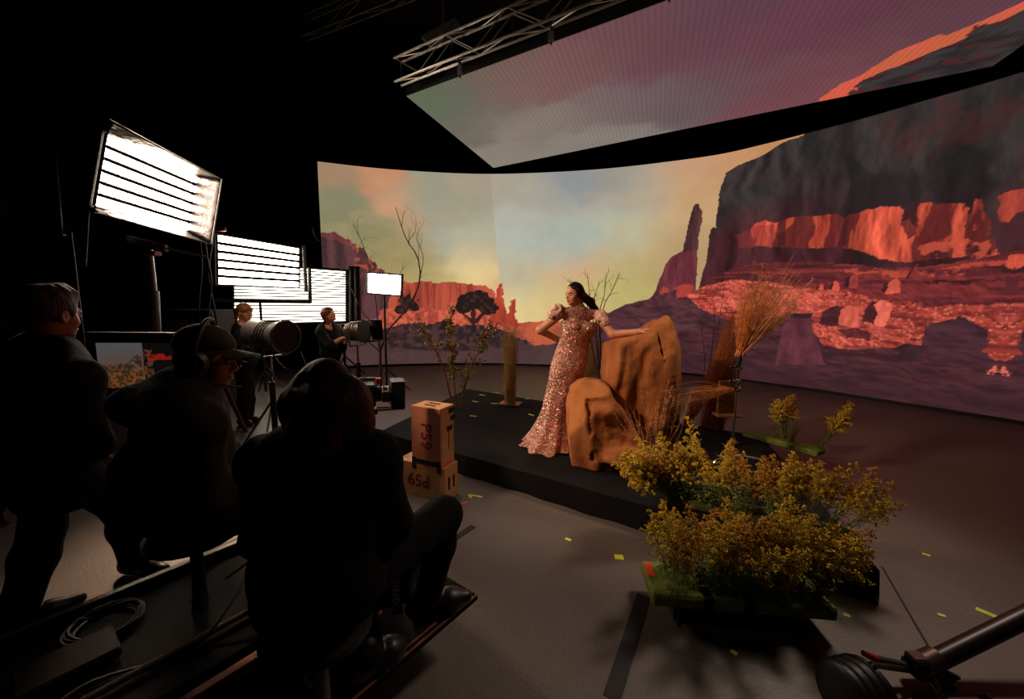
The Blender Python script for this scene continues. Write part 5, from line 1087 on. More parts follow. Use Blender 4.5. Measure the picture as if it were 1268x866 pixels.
# ================================================================= plants
M_straw = mat('dry_straw', (236, 196, 128), .75, var=.35, scale=30); M_reed = mat('dry_reed', (196, 124, 70), .75, var=.35, scale=30); M_pampas = mat('pampas_plume', (224, 150, 90), .8, var=.35, scale=25)
M_twig = mat('bare_twig', (70, 44, 34), .8, var=.3, scale=30); M_twigr = mat('twig_reddish', (170, 100, 70), .8, var=.3); M_gstem = mat('plant_stem', (88, 92, 40), .7, var=.25); M_gleaf = mat('plant_leaf', (104, 120, 48), .65, var=.35, scale=25)
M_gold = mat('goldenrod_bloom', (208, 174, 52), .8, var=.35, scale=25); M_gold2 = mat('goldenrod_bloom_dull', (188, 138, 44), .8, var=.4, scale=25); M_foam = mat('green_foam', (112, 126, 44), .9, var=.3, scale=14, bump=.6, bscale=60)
R3 = lambda s_: rng.normal(0, s_, 3)
def strands(mb, base, tip, n, r0, r1, th=.0022, wob=.01, seg=5, droop=0., taper=.4):
    base = V(*base); tip = V(*tip); ax = unit(tip - base); a = unit(np.cross(ax, V(0, 1, .2))); b = np.cross(ax, a); L_ = np.linalg.norm(tip - base)
    for i in range(n):
        th_ = rng.uniform(0, 6.283); q = math.sqrt(rng.uniform()); o0 = (a * math.cos(th_) + b * math.sin(th_)) * q; k = rng.uniform(.72, 1.06)
        p0 = base + o0 * r0; p1 = base + ax * L_ * k + o0 * (r0 + (r1 - r0) * k) + R3(wob); m_ = (p0 + p1) / 2 + R3(wob) ; p1 = p1 + V(0, 0, -droop * q * L_)
        mb.tube(spline([p0, m_, p1], seg), np.linspace(th, th * taper, seg), 3, False)
def plume(mb, pts, n, ln, th=.0012, start=.45):
    P = spline(pts, 40)
    for i in range(n):
        t = start + (1 - start) * rng.uniform(); p = P[int(t * 39)]; ax = unit(P[min(39, int(t * 39) + 1)] - P[max(0, int(t * 39) - 1)]); d = unit(ax * rng.uniform(.7, 1.3) + R3(.42)); l = ln * rng.uniform(.5, 1.) * (1.15 - .6 * (t - start) / (1 - start))
        mb.tube([p, p + d * l * .5, p + d * l + V(0, 0, -.15 * l)], [th, th * .8, th * .4], 3, False)
def branch(mb, p, d, L_, r, depth, spread=.5, curve=.12, split=3):
    pts = [p]; q = p.copy(); dd = unit(d)
    for i in range(5): dd = unit(dd + R3(curve)); q = q + dd * L_ / 5; pts.append(q.copy())
    mb.tube(pts, np.linspace(r, r * .55, 6), 5 if r > .004 else 3, False)
    if depth > 0:
        for i in range(split):
            j = rng.integers(2, 6); nd = unit(unit(pts[j] - pts[j - 1]) + R3(spread)); branch(mb, pts[j], nd, L_ * rng.uniform(.5, .75), r * .5, depth - 1, spread, curve, split)
def stuff(o): return tag(o, kind='stuff')

# straw sheaf on its board on the stage
b = V(*(-0.017,5.727,0.2)); root = empty('straw_sheaf', b, 'thin upright straw sheaf standing on a small board left of the gown', 'dried grass')
MB().box(b + V(0, 0, .012), (.155, .11, .011), unit(V(.95, -.3, 0)), unit(V(.3, .95, 0)), (0, 0, 1), .002).build('base_board', M_plyr, root)
mb = MB(); strands(mb, b + V(0, 0, .024), b + V(-.02, 0, 1.1), 110, .085, .1, .0036, .02); strands(mb, b + V(0, 0, .6), b + V(-.02, 0, 1.32), 60, .09, .12, .0016, .03); stuff(mb.build('straw', M_straw, root))
for z in (.25,): MB().ring(b + V(0, 0, z), V(0, 0, 1), .1, .005, 24).build('tie', M_reed, root)
# straw behind the gown
b = V(*(1.165,6.217,0.2)) + V(.05, .35, 0); root = empty('straw_sheaf', b, 'loose straw sheaf right behind the gown and the low rock', 'dried grass')
mb = MB(); strands(mb, b + V(0, 0, .0), b + V(.1, -.05, 1.15), 170, .1, .19, .0028, .035); stuff(mb.build('straw', M_straw, root))
# bare shrub behind the shoulder of the posing woman
b = V(*(1.616,7.095,0.2)) + V(.1, .5, 0); root = empty('bare_shrub', b, 'leafless twiggy shrub rising behind the shoulder of the gowned woman', 'shrub')
mb = MB()
for tips in ([(0.948,5,1.496), (0.959,5,1.797), (0.921,5,2.064)], [(1.091,5,1.447), (1.14,5,1.789), (1.16,5,2.066)], [(1.12,5,1.498), (1.238,5,1.849), (1.311,5,2.047)], [(1.051,5,1.447), (1.021,5,1.728), (1.074,5,1.947)], [(1.041,5.1,1.441), (0.898,5.1,1.748), (0.697,5.1,1.999)]):
    pts = spline([b + R3(.02) * V(1, 1, 0), *tips], 12); mb.tube(pts, np.linspace(.008, .0025, 12), 5, False)
    for j in range(6, 11): branch(mb, pts[j], unit(pts[j] - pts[j - 1]) + R3(.5), .14, .003, 1, .5, .15, 2)
mb.build('twigs', M_twig, root)
# thin dry weeds between shrub and rock
b = V(*(1.611,6.575,0.2)) + V(.06, .3, 0); root = empty('dry_weed', b, 'thin reddish dry weeds behind the low rock', 'weed'); mb = MB()
for i in range(9): p = b + R3(.05) * V(1, 1, 0); branch(mb, p, V(rng.normal(0, .12), 0, 1), rng.uniform(.35, .6), .003, 2, .35, .08, 2)
mb.build('twigs', M_twigr, root)

# big bare branch tree in front of the screen
b = V(*(-2.545,7.6,0.314)); b[2] = 0; root = empty('bare_tree', b, 'tall leafless branching tree between the small lamp and the screen', 'tree'); mb = MB()
tr = V(*(-2.532,7.6,0.724)); mb.tube([b, V(*(-2.542,7.6,0.425)), tr], [.035, .03, .028], 7, False)
for path, r in (([tr, (-2.381,7.6,1.13), (-2.067,7.5,1.443), (-1.849,7.5,1.746), (-1.72,7.5,2.119), (-1.757,7.5,2.515), (-1.93,7.5,2.776), (-2.042,7.5,3.063), (-2.136,7.5,3.391)], .02), ([tr, (-2.691,7.7,1.198), (-2.898,7.7,1.508), (-3.126,7.7,2.013), (-3.333,7.7,2.224)], .016), ([tr, (-2.561,7.6,1.282), (-2.628,7.6,2.042), (-2.786,7.6,2.71), (-2.966,7.6,3.103)], .015),
                ([(-2.067,7.5,1.443), (-2,7.5,1.714), (-2.114,7.4,2.037), (-1.988,7.4,2.329)], .009), ([(-1.72,7.5,2.119), (-1.653,7.5,2.516), (-1.766,7.5,2.835), (-1.703,7.5,3.008)], .008), ([(-1.93,7.5,2.776), (-1.792,7.5,2.979), (-1.773,7.5,3.208)], .006), ([tr, (-2.384,7.5,0.984), (-1.989,7.4,1.072), (-1.834,7.4,1.269)], .012), ([tr, (-2.782,7.5,0.981), (-2.921,7.4,1.11), (-3.001,7.4,1.349)], .012), ([(-2.628,7.6,2.042), (-2.764,7.6,2.489), (-2.878,7.6,2.665), (-2.718,7.6,2.931)], .007), ([(-2.898,7.7,1.508), (-3.297,7.7,2.345), (-3.643,7.7,2.792), (-3.872,7.7,3.071)], .01)):
    pts = spline(path, 16); mb.tube(pts, np.linspace(r, r * .3, 16), 5, False)
    for j in range(5, 15, 2): branch(mb, pts[j], unit(pts[j] - pts[j - 1]) + R3(.45), .3, r * .3, 1, .45, .14, 2)
mb.build('branches', mat('bare_branch', (86, 58, 48), .8, var=.25), root)

# slender leafy saplings behind the plywood boxes
for i, (px, tops, l) in enumerate([(0, [(-0.962,5.4,0.857), (-1.145,5.4,1.189), (-1.272,5.4,1.408)], 'leaning bare pinkish sapling, left of three behind the plywood boxes'), (1, [(-0.798,5.4,0.633), (-0.816,5.4,1.025), (-0.834,5.4,1.455)], 'upright sapling with yellow green leaves, middle of three behind the plywood boxes'), (2, [(-0.62,5.4,0.634), (-0.463,5.4,1.028), (-0.309,5.4,1.327)], 'leaning sapling with sparse leaves, right of three behind the plywood boxes')]):
    b = V(*(-0.774,5.524,0.2)) + V((-.06, 0, .05)[i], (.02, -.06, .05)[i], 0); root = empty('leafy_sapling', b, l, 'plant'); mb = MB(); pts = spline([b, *tops], 14); mb.tube(pts, np.linspace(.014, .006, 14), 6, False)
    tips = []
    for j in range(4, 14):
        for q in range(2): d = unit(unit(pts[j] - pts[j - 1]) + R3(.55)); e = pts[j] + d * rng.uniform(.08, .22); mb.tube([pts[j], (pts[j] + e) / 2 + R3(.01), e], [.003, .002, .001], 3, False); tips.append((pts[j], e))
    mb.build('stem', M_twigr, root); lf = MB()
    for (p, e) in tips:
        for q in range((5, 26, 16)[i]):
            c = p + (e - p) * rng.uniform(.2, 1.1) + R3(.012); d = unit(R3(1) + V(0, 0, .4)); s_ = unit(np.cross(d, R3(1))); l_ = rng.uniform(.04, .085); lf.add([c, c + d * l_ * .5 + s_ * l_ * .16, c + d * l_, c + d * l_ * .5 - s_ * l_ * .16], [(0, 1, 2, 3)])
    stuff(lf.build('leaves', mat('sapling_leaf', (170, 150, 60), .65, var=.4, scale=30), root))

# grass tuft in front of the tall rock
b = V(*(1.208,3.284,0.2)) + V(.0, .0, 0); root = empty('dry_grass_tuft', b, 'feathery reddish dry grass in front of the tall rock', 'dried grass'); mb = MB()
for i in range(60):
    d = V(rng.normal(-.08, .2), rng.normal(-.05, .08), 1); L_ = rng.uniform(.35, .95); e = b + unit(d) * L_ + V(rng.normal(0, .05), -.05, 0); m_ = (b + e) / 2 + R3(.03); p = b + R3(.03) * V(1, 1, 0); mb.tube(spline([p, m_, e], 6), np.linspace(.002, .0007, 6), 3, False)
    if i % 2 == 0: plume(mb, [p, m_, e], 26, .05, .0009, .55)
stuff(mb.build('grass', mat('pink_dry_grass', (236, 176, 130), .8, var=.3), root))

# reeds, clamp stand and pampas sheaf right of the rock
b = V(*(2.43,4.75,0.486)) * V(1, 1, 0); root = empty('reed_sheaf', b, 'slanted brown reed sheaf standing right of the tall rock behind the chrome stand', 'dried grass'); mb = MB()
strands(mb, b, V(*(2.526,4.5,1.557)), 260, .13, .13, .0034, .03); strands(mb, b + V(-.3, 0, .2), V(*(2.531,4.4,1.454)), 90, .05, .1, .0028, .03); stuff(mb.build('reeds', M_reed, root))
p0 = V(*(2.041,3.55,1.13)); st = V(*(2.344,3.993,0.2)); st = V(p0[0], p0[1], .2)
root = empty('clamp_stand', st, 'chrome grip stand with clamps holding dried sheaves, behind the golden flowers', 'stand')
MB().tube([st + V(0, 0, .03), p0 + V(0, 0, .02)], .011, 10).build('post', M_chrome, root, True)
hub = st + V(0, 0, .12)
MB().box(hub, (.025, .025, .04), bev=.006).build('leg_hub', M_chrome, root)
for (dx, dy) in ((-.26, -.2), (.22, -.2), (.05, .26)): MB().tube(spline([hub, hub + V(dx, dy, -.0), hub + V(dx * 1.25, dy * 1.25, -.105)], 8), .011, 8).build('leg', M_chrome, root, True)
for z, s_ in ((.0, 1), (-.13, .8), (-.2, 1)):
    c = p0 + V(0, 0, z); mb = MB(); mb.cyl(c - V(.028, 0, 0) * s_, c + V(.028, 0, 0) * s_, .024, 14); mb.cyl(c - V(0, .05, 0), c + V(0, .04, 0), .008, 8); mb.box(c + V(-.05, 0, .0), (.022, .006, .012), bev=.003); mb.ring(c + V(0, -.055, 0), V(1, 0, 0), .012, .004, 12); mb.build('clamp', M_chrome, root, True)
MB().tube([p0 + V(-.02, 0, -.2), p0 + V(-.09, -.02, -.21)], .009, 8).build('side_arm', M_chrome, root, True)
bd = p0 + V(-.03, .09, -.3); brd = MB().box(bd, (.1, .012, .16), unit(V(1, .2, 0)), unit(V(-.2, 1, 0)), (0, 0, 1), .004).build('plywood_plate', mat('brown_board', (120, 74, 42), .7, var=.25), root)
MB().box(p0 + V(-.03, .06, -.46), (.12, .06, .01), bev=.004).build('plywood_foot_plate', mat('brown_board', (120, 74, 42), .7), root)
root = empty('pampas_sheaf', p0, 'big flaring pampas grass sheaf taped to the top of the chrome stand', 'dried grass')
MB().tube([p0 + V(0, 0, .0), p0 + V(.0, .0, .06), p0 + V(.03, .02, .14)], [.02, .026, .02], 10).build('tape_grip', M_gaff, root, True)
mb = MB(); g0 = p0 + V(.01, .01, .1)
for i in range(170):
    t = rng.uniform(); e = V(*(2.087,3.7,1.746)) * (1 - t) + V(*(2.655,3.7,1.794)) * t + V(0, rng.normal(0, .12), rng.normal(0, .13)); m_ = (g0 + e) / 2 + R3(.02) + V(0, 0, .02); mb.tube(spline([g0 + R3(.012), m_, e], 6), np.linspace(.003, .001, 6), 3, False)
    if i < 120: plume(mb, [g0, m_, e], 34, .085, .0015, .4)
e = V(*(2.212,3.7,2.219)); mb.tube(spline([g0, (g0 + e) / 2 + V(-.02, 0, 0), e], 8), np.linspace(.003, .001, 8), 3, False); plume(mb, [g0, (g0 + e) / 2, e], 70, .04, .001, .7); e = V(*(2.283,3.7,2.076)); plume(mb, [g0, (g0 + e) / 2, e], 160, .07, .0012, .55)
stuff(mb.build('plumes', M_pampas, root))
c = p0 + V(-.04, -.02, -.2); root = empty('dry_reed_spray', c, 'thin dry reeds held sideways in the lower clamp of the chrome stand', 'dried grass'); mb = MB(); strands(mb, c, c + V(-.48, .05, -.06), 40, .015, .09, .0018, .02, 6, .05); stuff(mb.build('reeds', M_pampas, root))
# dark thin twigs in front of the screen
b = V(*(3.183,5.642,0.2)) + V(-.1, .7, 0); root = empty('bare_shrub', b, 'dark thorny bare twigs behind the reed sheaf, against the red screen', 'shrub'); mb = MB()
for e in ((2.318,4.9,1.482), (2.569,4.9,1.857), (2.478,4.9,1.611), (2.765,4.9,1.741)):
    pts = spline([b, (b + V(*e)) / 2 + V(.05, 0, 0), e], 10); mb.tube(pts, np.linspace(.007, .0025, 10), 4, False)
    for j in range(5, 10): branch(mb, pts[j], unit(pts[j] - pts[j - 1]) + R3(.5), .2, .003, 1, .5, .18, 2)
mb.build('twigs', M_twig, root)

# ----------------------------------------------------------------- goldenrod in foam trays
def goldenrod(seed, H, lean):
    """one stem: stalk, leaves, plume of many tiny florets"""
    global rng
    keep = rng; rng = np.random.default_rng(seed)
    root = empty('goldenrod_stem', (0, 0, 0), 'x', 'flower'); ax = V(lean[0], lean[1], 1)
    pts = spline([V(0, 0, 0), ax * H * .5 * V(.6, .6, 1), ax * H * V(1, 1, .98)], 16)
    MB().tube(pts, np.linspace(.0032, .0016, 16), 5).build('stalk', M_gstem, root)
    lf = MB()
    for i in range(70):
        t = rng.uniform(.08, .85); p = pts[int(t * 15)]; a_ = rng.uniform(0, 6.283); d = unit(V(math.cos(a_), math.sin(a_), rng.uniform(-.1, .7))); l = rng.uniform(.035, .075) * (1.15 - t * .6); s_ = unit(np.cross(d, V(0, 0, 1))) * l * .09; q = p + d * l * .55; e = p + d * l + V(0, 0, -.012)
        lf.add([p, q + s_, e, q - s_], [(0, 1, 2, 3)])
    stuff(lf.build('leaves', M_gleaf, root)); fl = MB()
    nb_ = 21
    for i in range(nb_):
        t = .44 + .56 * i / (nb_ - 1); p = pts[min(15, int(round(t * 15)))]; a_ = i * 2.4 + rng.uniform(0, .6); L_ = (.15 * (1.05 - (t - .44) / .56 * .85)) * rng.uniform(.7, 1.15)
        d = V(math.cos(a_), math.sin(a_), .95); e = p + unit(d) * L_ + V(0, 0, -.02 * L_ / .1); B = spline([p, p + unit(d) * L_ * .6 + V(0, 0, .012), e], 12)
        fl.tube(B[::3], .0011, 3, False)
        for k in range(int(11 + L_ * 150)):
            u = rng.uniform(.12, 1.); c = B[int(u * 11)] + R3(.0055) + V(0, 0, .004); s_ = rng.uniform(.0045, .0085); x = unit(R3(1)) * s_; y = unit(np.cross(x, R3(1))) * s_; z = np.cross(unit(x), y)
            fl.add([c + x, c - x * .5 + y, c - x * .5 - y, c + z], [(0, 1, 3), (1, 2, 3), (2, 0, 3)])
    stuff(fl.build('bloom', M_gold if seed % 3 else M_gold2, root)); rng = keep
    return root
PROTO = [goldenrod(11 + i, h, l) for i, (h, l) in enumerate([(.5, (.05, .02)), (.56, (-.06, .05)), (.44, (.1, -.04)), (.6, (.0, .0)), (.48, (-.1, -.05)), (.52, (.16, .0)), (.4, (-.02, .08))])]
_used = set()
def plant_stem(p, tilt, scale, label, group):
    i = int(rng.integers(len(PROTO)))
    if i not in _used: _used.add(i); o = PROTO[i]
    else: o = copy_tree(PROTO[i])
    o.location = Vector(p); o.rotation_mode = 'XYZ'
    az = rng.uniform(0, 6.283); o.rotation_euler = (Matrix.Rotation(tilt[0], 3, 'Y') @ Matrix.Rotation(-tilt[1], 3, 'X') @ Matrix.Rotation(az, 3, 'Z')).to_euler()
    o.scale = (scale,) * 3; o['label'] = label; o['group'] = group; o['category'] = 'flower'
def tray(name, c, X, h, label, tilt=0., legs=True, straps=(), z_ground=0., fm=None):
    c = V(*c); X = unit(X); Y = np.cross(V(0, 0, 1), X); root = empty(name, V(c[0], c[1], z_ground), label, 'tray'); Zt = V(0, 0, 1)
    MB().box(c, h, X, Y, Zt, .012).build('foam_block', fm or M_foam, root)
    for sx in (-1, 1):
        if legs:
            q = c + X * sx * (h[0] - .14); MB().tube([q - Y * h[1] * .95 - Zt * h[2], V(*(q - Y * h[1] * .95)[:2], z_ground + .006), V(*(q + Y * h[1] * .8)[:2], z_ground + .006), q + Y * h[1] * .8 - Zt * h[2]], .006, 6).build('wire_leg', M_mblack, root, True)
    if legs: MB().box(V(c[0], c[1], (z_ground + c[2] - h[2]) / 2) - Y * .02, (h[0] * .72, h[1] * .55, (c[2] - h[2] - z_ground) / 2), X, Y, Zt).build('support_block', M_case, root)
    for t in straps:
        q = c + X * t; MB().box(q, (.025, h[1] + .003, h[2] + .003), X, Y, Zt, .003).build('black_strap', M_gaff, root)
    return root, X, Y
tl, bl, br = V(*(0.837,2.249,0.17)), V(*(0.75,1.927,0.17)), V(*(1.657,1.832,0.17)); X = unit(br - bl); wd = .29; Y = np.cross(V(0, 0, 1), X); c = (bl + br) / 2 + Y * wd / 2
FT, FX, FY = tray('flower_tray', c - V(0, 0, .03), X, (np.linalg.norm(br - bl) / 2, wd / 2, .035), 'front green foam tray on black supports, thick with golden flowers', straps=(-.17, .03))
q = c - FX * (np.linalg.norm(br - bl) / 2 - .03) + FY * .06
MB().box(q + V(0, 0, .0062), (.022, .06, .0012), FX, FY, (0, 0, 1)).build('orange_tape', mat('orange_tape', (230, 80, 50), .6), FT)
hx = np.linalg.norm(br - bl) / 2
for i in range(96):
    u = (i + rng.uniform(.1, .9)) / 96 * 2 - 1; u = -.74 + (u + 1) / 2 * 1.62
    p = c + FX * u * hx + FY * rng.uniform(-.11, .12) - V(0, 0, .012)
    plant_stem(p, (.16 * u + .1 + .3 * max(0, u - .6) + rng.normal(0, .15), rng.normal(-.12, .2)), rng.uniform(.45, 1.0), 'golden flower stem with green leaves standing in the front foam tray', 'golden stems in the front tray')
c2_ = V(*(1.61,2.519,0.3)); X2 = unit(PB - PA); L2 = .52
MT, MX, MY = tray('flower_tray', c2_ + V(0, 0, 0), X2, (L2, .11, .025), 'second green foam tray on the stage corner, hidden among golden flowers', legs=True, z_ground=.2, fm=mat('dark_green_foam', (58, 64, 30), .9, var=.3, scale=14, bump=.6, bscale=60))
for i in range(72):
    u = (i + rng.uniform(.1, .9)) / 72 * 2 - 1; p = c2_ + MX * u * L2 * .94 + MY * rng.uniform(-.1, .1) + V(0, 0, .03)
    plant_stem(p, (.8 * u * abs(u) - .1 + rng.normal(0, .16), rng.normal(-.05, .14)), rng.uniform(.55, .84) * (1.1 if u < -.6 else 1), 'golden flower stem standing in the second foam tray on the stage corner', 'golden stems in the second tray')
for i in range(16):
    p = c2_ - MX * L2 * rng.uniform(.75, .97) + MY * rng.uniform(-.08, .08) + V(0, 0, .02)
    plant_stem(p, (-.85 + rng.normal(0, .16), rng.normal(-.1, .12)), rng.uniform(.8, 1.05), 'golden flower stem leaning left over the black stage from the second tray', 'golden stems leaning left from the second tray')
a_, b_ = V(*(2.618,4.393,0.26)), V(*(3.003,3.763,0.26)); X3 = unit(b_ - a_); Y3 = np.cross(V(0, 0, 1), X3); c3 = (a_ + b_) / 2 + Y3 * .1; h3 = np.linalg.norm(b_ - a_) / 2
RT, _, _ = tray('flower_tray', c3 - V(0, 0, .03), X3, (h3, .09, .03), 'rear green foam tray behind the chrome stand with few flowers', z_ground=.2)
for i in range(9):
    u = rng.uniform(-.6, .55); plant_stem(c3 + X3 * u * h3 * .5 + Y3 * rng.uniform(-.05, .05) - V(0, 0, .008), (rng.normal(0, .12), rng.normal(0, .1)), rng.uniform(.8, .98), 'golden flower stem in the rear foam tray under the red screen', 'golden stems in the rear tray')
for i in range(4): plant_stem(c3 + X3 * h3 * .9 + Y3 * rng.uniform(-.05, .05) - V(0, 0, .008), (.72 + rng.normal(0, .08), rng.normal(.05, .08)), rng.uniform(1.0, 1.12), 'golden flower stem leaning far right out of the rear foam tray', 'golden stems leaning right from the rear tray')
g0 = c3 + X3 * h3 * .25 - V(0, 0, .0); root = empty('grass_tuft', g0, 'thin arching green grass blades in the rear foam tray', 'grass'); mb = MB()
for i in range(26):
    d = unit(V(rng.normal(.1, .5), rng.normal(0, .3), 1)); L_ = rng.uniform(.3, .55); e = g0 + d * L_ + V(d[0] * .2, d[1] * .2, -.12); mb.tube(spline([g0 + R3(.02) * V(1, 1, 0), g0 + d * L_ * .6, e], 6), np.linspace(.0022, .0006, 6), 3, False)
mb.build('blades', mat('grass_blade', (110, 108, 56), .7, var=.3), root)
# fallen sprig on the floor right of the stage, a bit hanging over the skirt

# ================================================================= floor tape marks
M_ytape = mat('yellow_tape', (206, 216, 60), .6, var=.1, scale=20); M_otape = mat('orange_tape', (230, 80, 50), .6, var=.1); M_btape = mat('black_floor_tape', (16, 14, 14), .7, var=.2)
def tmark(a, b, wd, z, label, m=M_ytape, name='tape_mark', group=None, extra=None):
    mb = flat_strip(V(*a), V(*b), wd, th=.003)
    if extra is not None:
        o = flat_strip(V(*extra[0]), V(*extra[1]), wd, th=.0034); mb.add(o.v, o.f)
    return tag(mb.build(name, m), label, 'tape', group)
tmark((2.629,2.061,0), (2.682,1.981,0), .036, 0, 'long yellow tape strip on the floor near the right edge')
tmark((0.701,2.496,0), (0.759,2.488,0), .05, 0, 'square yellow tape mark on the floor left of the front flower tray')
tmark((-0.376,3.348,0), (-0.251,3.306,0), .022, 0, 'angled yellow tape mark on the floor right of the plywood boxes', extra=((-0.342,3.29,0), (-0.374,3.333,0)))
tmark((0.397,2.704,0), (0.434,2.675,0), .024, 0, 'tiny yellow tape mark on the floor in front of the stage skirt')
tmark((2.835,2.557,0), (2.863,2.531,0), .024, 0, 'small yellow tape mark on the floor right of the stage corner')
tmark((2.368,2.017,-0), (2.395,2.001,0), .022, 0, 'small yellow tape mark on the floor left of the long strip')
tmark((1.841,2.012,0), (1.867,1.995,0), .024, 0, 'small yellow tape mark by the right end of the front tray')
tmark((1.091,1.775,0), (1.11,1.752,0), .022, 0, 'small pale tape mark on the floor below the front tray')
for (a, b), where in zip((((-0.594,5.901,0.2), (-0.504,5.855,0.2)), ((-0.518,6.327,0.2), (-0.423,6.274,0.2)), ((-0.291,6.509,0.2), (-0.208,6.453,0.2)), ((-0.305,5.765,0.2), (-0.209,5.768,0.2)), ((0.208,6.079,0.2), (0.283,6.082,0.2)), ((-0.549,5.126,0.2), (-0.46,5.091,0.2)), ((0.235,5.224,0.2), (0.297,5.149,0.2))), ('just right of the sapling stems', 'toward the far left stage corner', 'nearest the far stage edge', 'left of the straw sheaf board', 'right of the straw sheaf', 'closest to the plywood boxes', 'between straw sheaf and gown')):
    tmark(a, b, .03, .2, 'small yellow tape mark on the black stage deck, ' + where, group='yellow marks on the stage deck')
tmark((-0.419,3.178,0), (-0.369,3.219,0), .02, 0, 'orange tape tab on the floor at the right of the lower plywood box', M_otape)
tmark((0.441,1.528,0), (0.781,2.141,0), .075, 0, 'wide black tape strip on the floor below the front tray', M_btape)
tmark((-0.408,2.683,0), (-0.285,2.851,0), .05, 0, 'short black tape strip on the floor right of the seated woman', M_btape)
tmark((-2.09,2.445,0), (-1.9,2.744,0), .03, 0, 'dark tape strip on the lit floor beneath the capped man', M_btape)

# ================================================================= dolly with two seats, foreground left
DU = unit(V(.606, .795, 0)); DN = unit(V(.795, -.606, 0)); D0 = V(-.558, 1.282, 0)
dp = lambda u, n, z: D0 + DU * u + DN * n + V(0, 0, z)
M_deckb = mat('black_dolly_deck', (13, 12, 11), .8, var=.3, scale=8, bump=.2, bscale=70, spec=.15); M_brass = mat('worn_copper_rail', (150, 92, 76), .42, .5, var=.2, scale=12)
root = empty('camera_dolly', dp(-.1, -.7, 0), 'black camera dolly with side board, wheels and two round seats, lower left', 'dolly')
MB().box(dp(.02, -.19, .25), (.64, .19, .014), DU, DN, (0, 0, 1), .004).build('side_board', M_deckb, root)
for n in (-.004, -.03): MB().box(dp(.02, n, .266), (.64, .004, .0025), DU, DN, (0, 0, 1)).build('board_edge_strip', M_brass, root)
MB().box(dp(-.2, -.83, .25), (.9, .39, .1), DU, DN, (0, 0, 1), .015).build('chassis', M_deckb, root)
MB().box(dp(-.42, -.385, .33), (.48, .022, .022), DU, DN, (0, 0, 1), .005).build('side_rail', M_brass, root)
MB().box(dp(-.2, -1.2, .37), (.9, .02, .02), DU, DN, (0, 0, 1), .005).build('side_rail', M_grey, root); MB().tube([dp(-1, -.62, .37), dp(.5, -.62, .37)], .012, 8).build('push_rod', M_grey, root, True)
for u, n in ((-.85, -.5), (.5, -.5), (-.85, -1.12), (.5, -1.12)):
    w_ = MB().tube([dp(u, n - .03, .1), dp(u, n + .03, .1)], .1, 24).build('wheel', M_leather, root, True); MB().ring(dp(u, n + .031, .1), DN, .06, .006, 24, 6).build('hub_ring', M_grey, w_, True); MB().cyl(dp(u, n, .1), dp(u, n + .036, .1), .022, 12).build('hub', M_grey, w_)
def seat(c, arm):
    s_ = MB().tube([c - V(0, 0, .035), c - V(0, 0, .025), c + V(0, 0, .0), c + V(0, 0, .012)], [.15, .175, .175, .14], 26).build('round_seat', M_leather, root, True)
    MB().tube([c - V(0, 0, .03), V(c[0], c[1], .45), V(c[0], c[1], arm[2])], [.024, .026, .03], 12).build('seat_post', M_grey, s_, True); MB().tube([V(c[0], c[1], arm[2] + .02), arm], .028, 10).build('seat_arm', M_mblack, s_, True)
seat(V(-1.38, 1.63, .70), dp(-.24, -.86, .36)); seat(V(-.645, 1.22, .625), dp(-.1, -.2, .27))
MB().ring(dp(-.36, -.435, .22), DN, .036, .014, 26, 8).build('brake_wheel', M_leather, root, True)
MB().box(dp(-.62, -.85, .38), (.13, .09, .02), DU, DN, (0, 0, 1), .008).build('battery_plate', mat('dull_plate', (40, 30, 28), .7, spec=.2), root)
# cables and bags on the dolly
M_cab = mat('black_rubber_cable', (13, 12, 12), .55, var=.2)
def coil(c, R, n, label, tilt=(0, 0, 1), r=.007):
    c = V(*c); ax = unit(V(*tilt)); a = unit(np.cross(ax, V(0, 1, 0))); b = np.cross(ax, a); pts = []
    for i in range(n * 26):
        th = 2 * math.pi * i / 26; k = i // 26; q = R * (1 - .06 * (k % 5)) + .006 * math.sin(th * 3 + k); pts.append(c + a * math.cos(th) * q + b * math.sin(th) * q + ax * (.012 * (k // 5) + .005 * math.sin(th * 2 + k * 1.7) + r))
    return tag(MB().tube(pts, r, 5).build('cable_coil', M_cab, None, True), label, 'cable')
coil(dp(-.5, -1.03, .352), .12, 8, 'coiled black cable at the far corner of the dolly by the standing man', r=.006)
coil(dp(-1.0, -.78, .352), .17, 9, 'big coiled black cable on the dolly in the bottom left corner', r=.007)
coil(dp(-.72, -.62, .352), .12, 5, 'loose thin cable loops on the dolly chassis beneath the capped man', r=.004)
tag(MB().tube(spline([dp(-.1, -.95, .36), dp(-.05, -.75, .5), dp(-.3, -.6, .365), dp(-.6, -.7, .366), dp(-.8, -.55, .366)], 30), .006, 6).build('cable', M_cab, None, True), 'single black cable snaking over the dolly chassis', 'cable')
F = Field(dp(.12, -.62, .3) - .45, dp(.12, -.62, .3) + .45, .014); F.ell(dp(.1, -.6, .42), (.14, .11, .08), None, .05); F.ell(dp(.28, -.62, .42), (.12, .1, .08), None, .06); F.ell(dp(-.03, -.6, .4), (.1, .09, .06), None, .05); F.wrinkle(.02, 7); F.plane(V(0, 0, .352), V(0, 0, -1)); tag(F.build('equipment_bag', M_cblack), 'slumped black equipment bag on the dolly under the capped man', 'bag')
o = tag(MB().box((-1.803,1.5,0.027), (.03, .02, .012), bev=.004).build('yellow_connector', mat('yellow_plastic', (190, 140, 40), .5)), 'small yellow connector by the coiled cable in the bottom left', 'connector'); o.location = o.location + Vector(dp(-1.0, -.5, .364)) - Vector((-1.803,1.5,0.027))

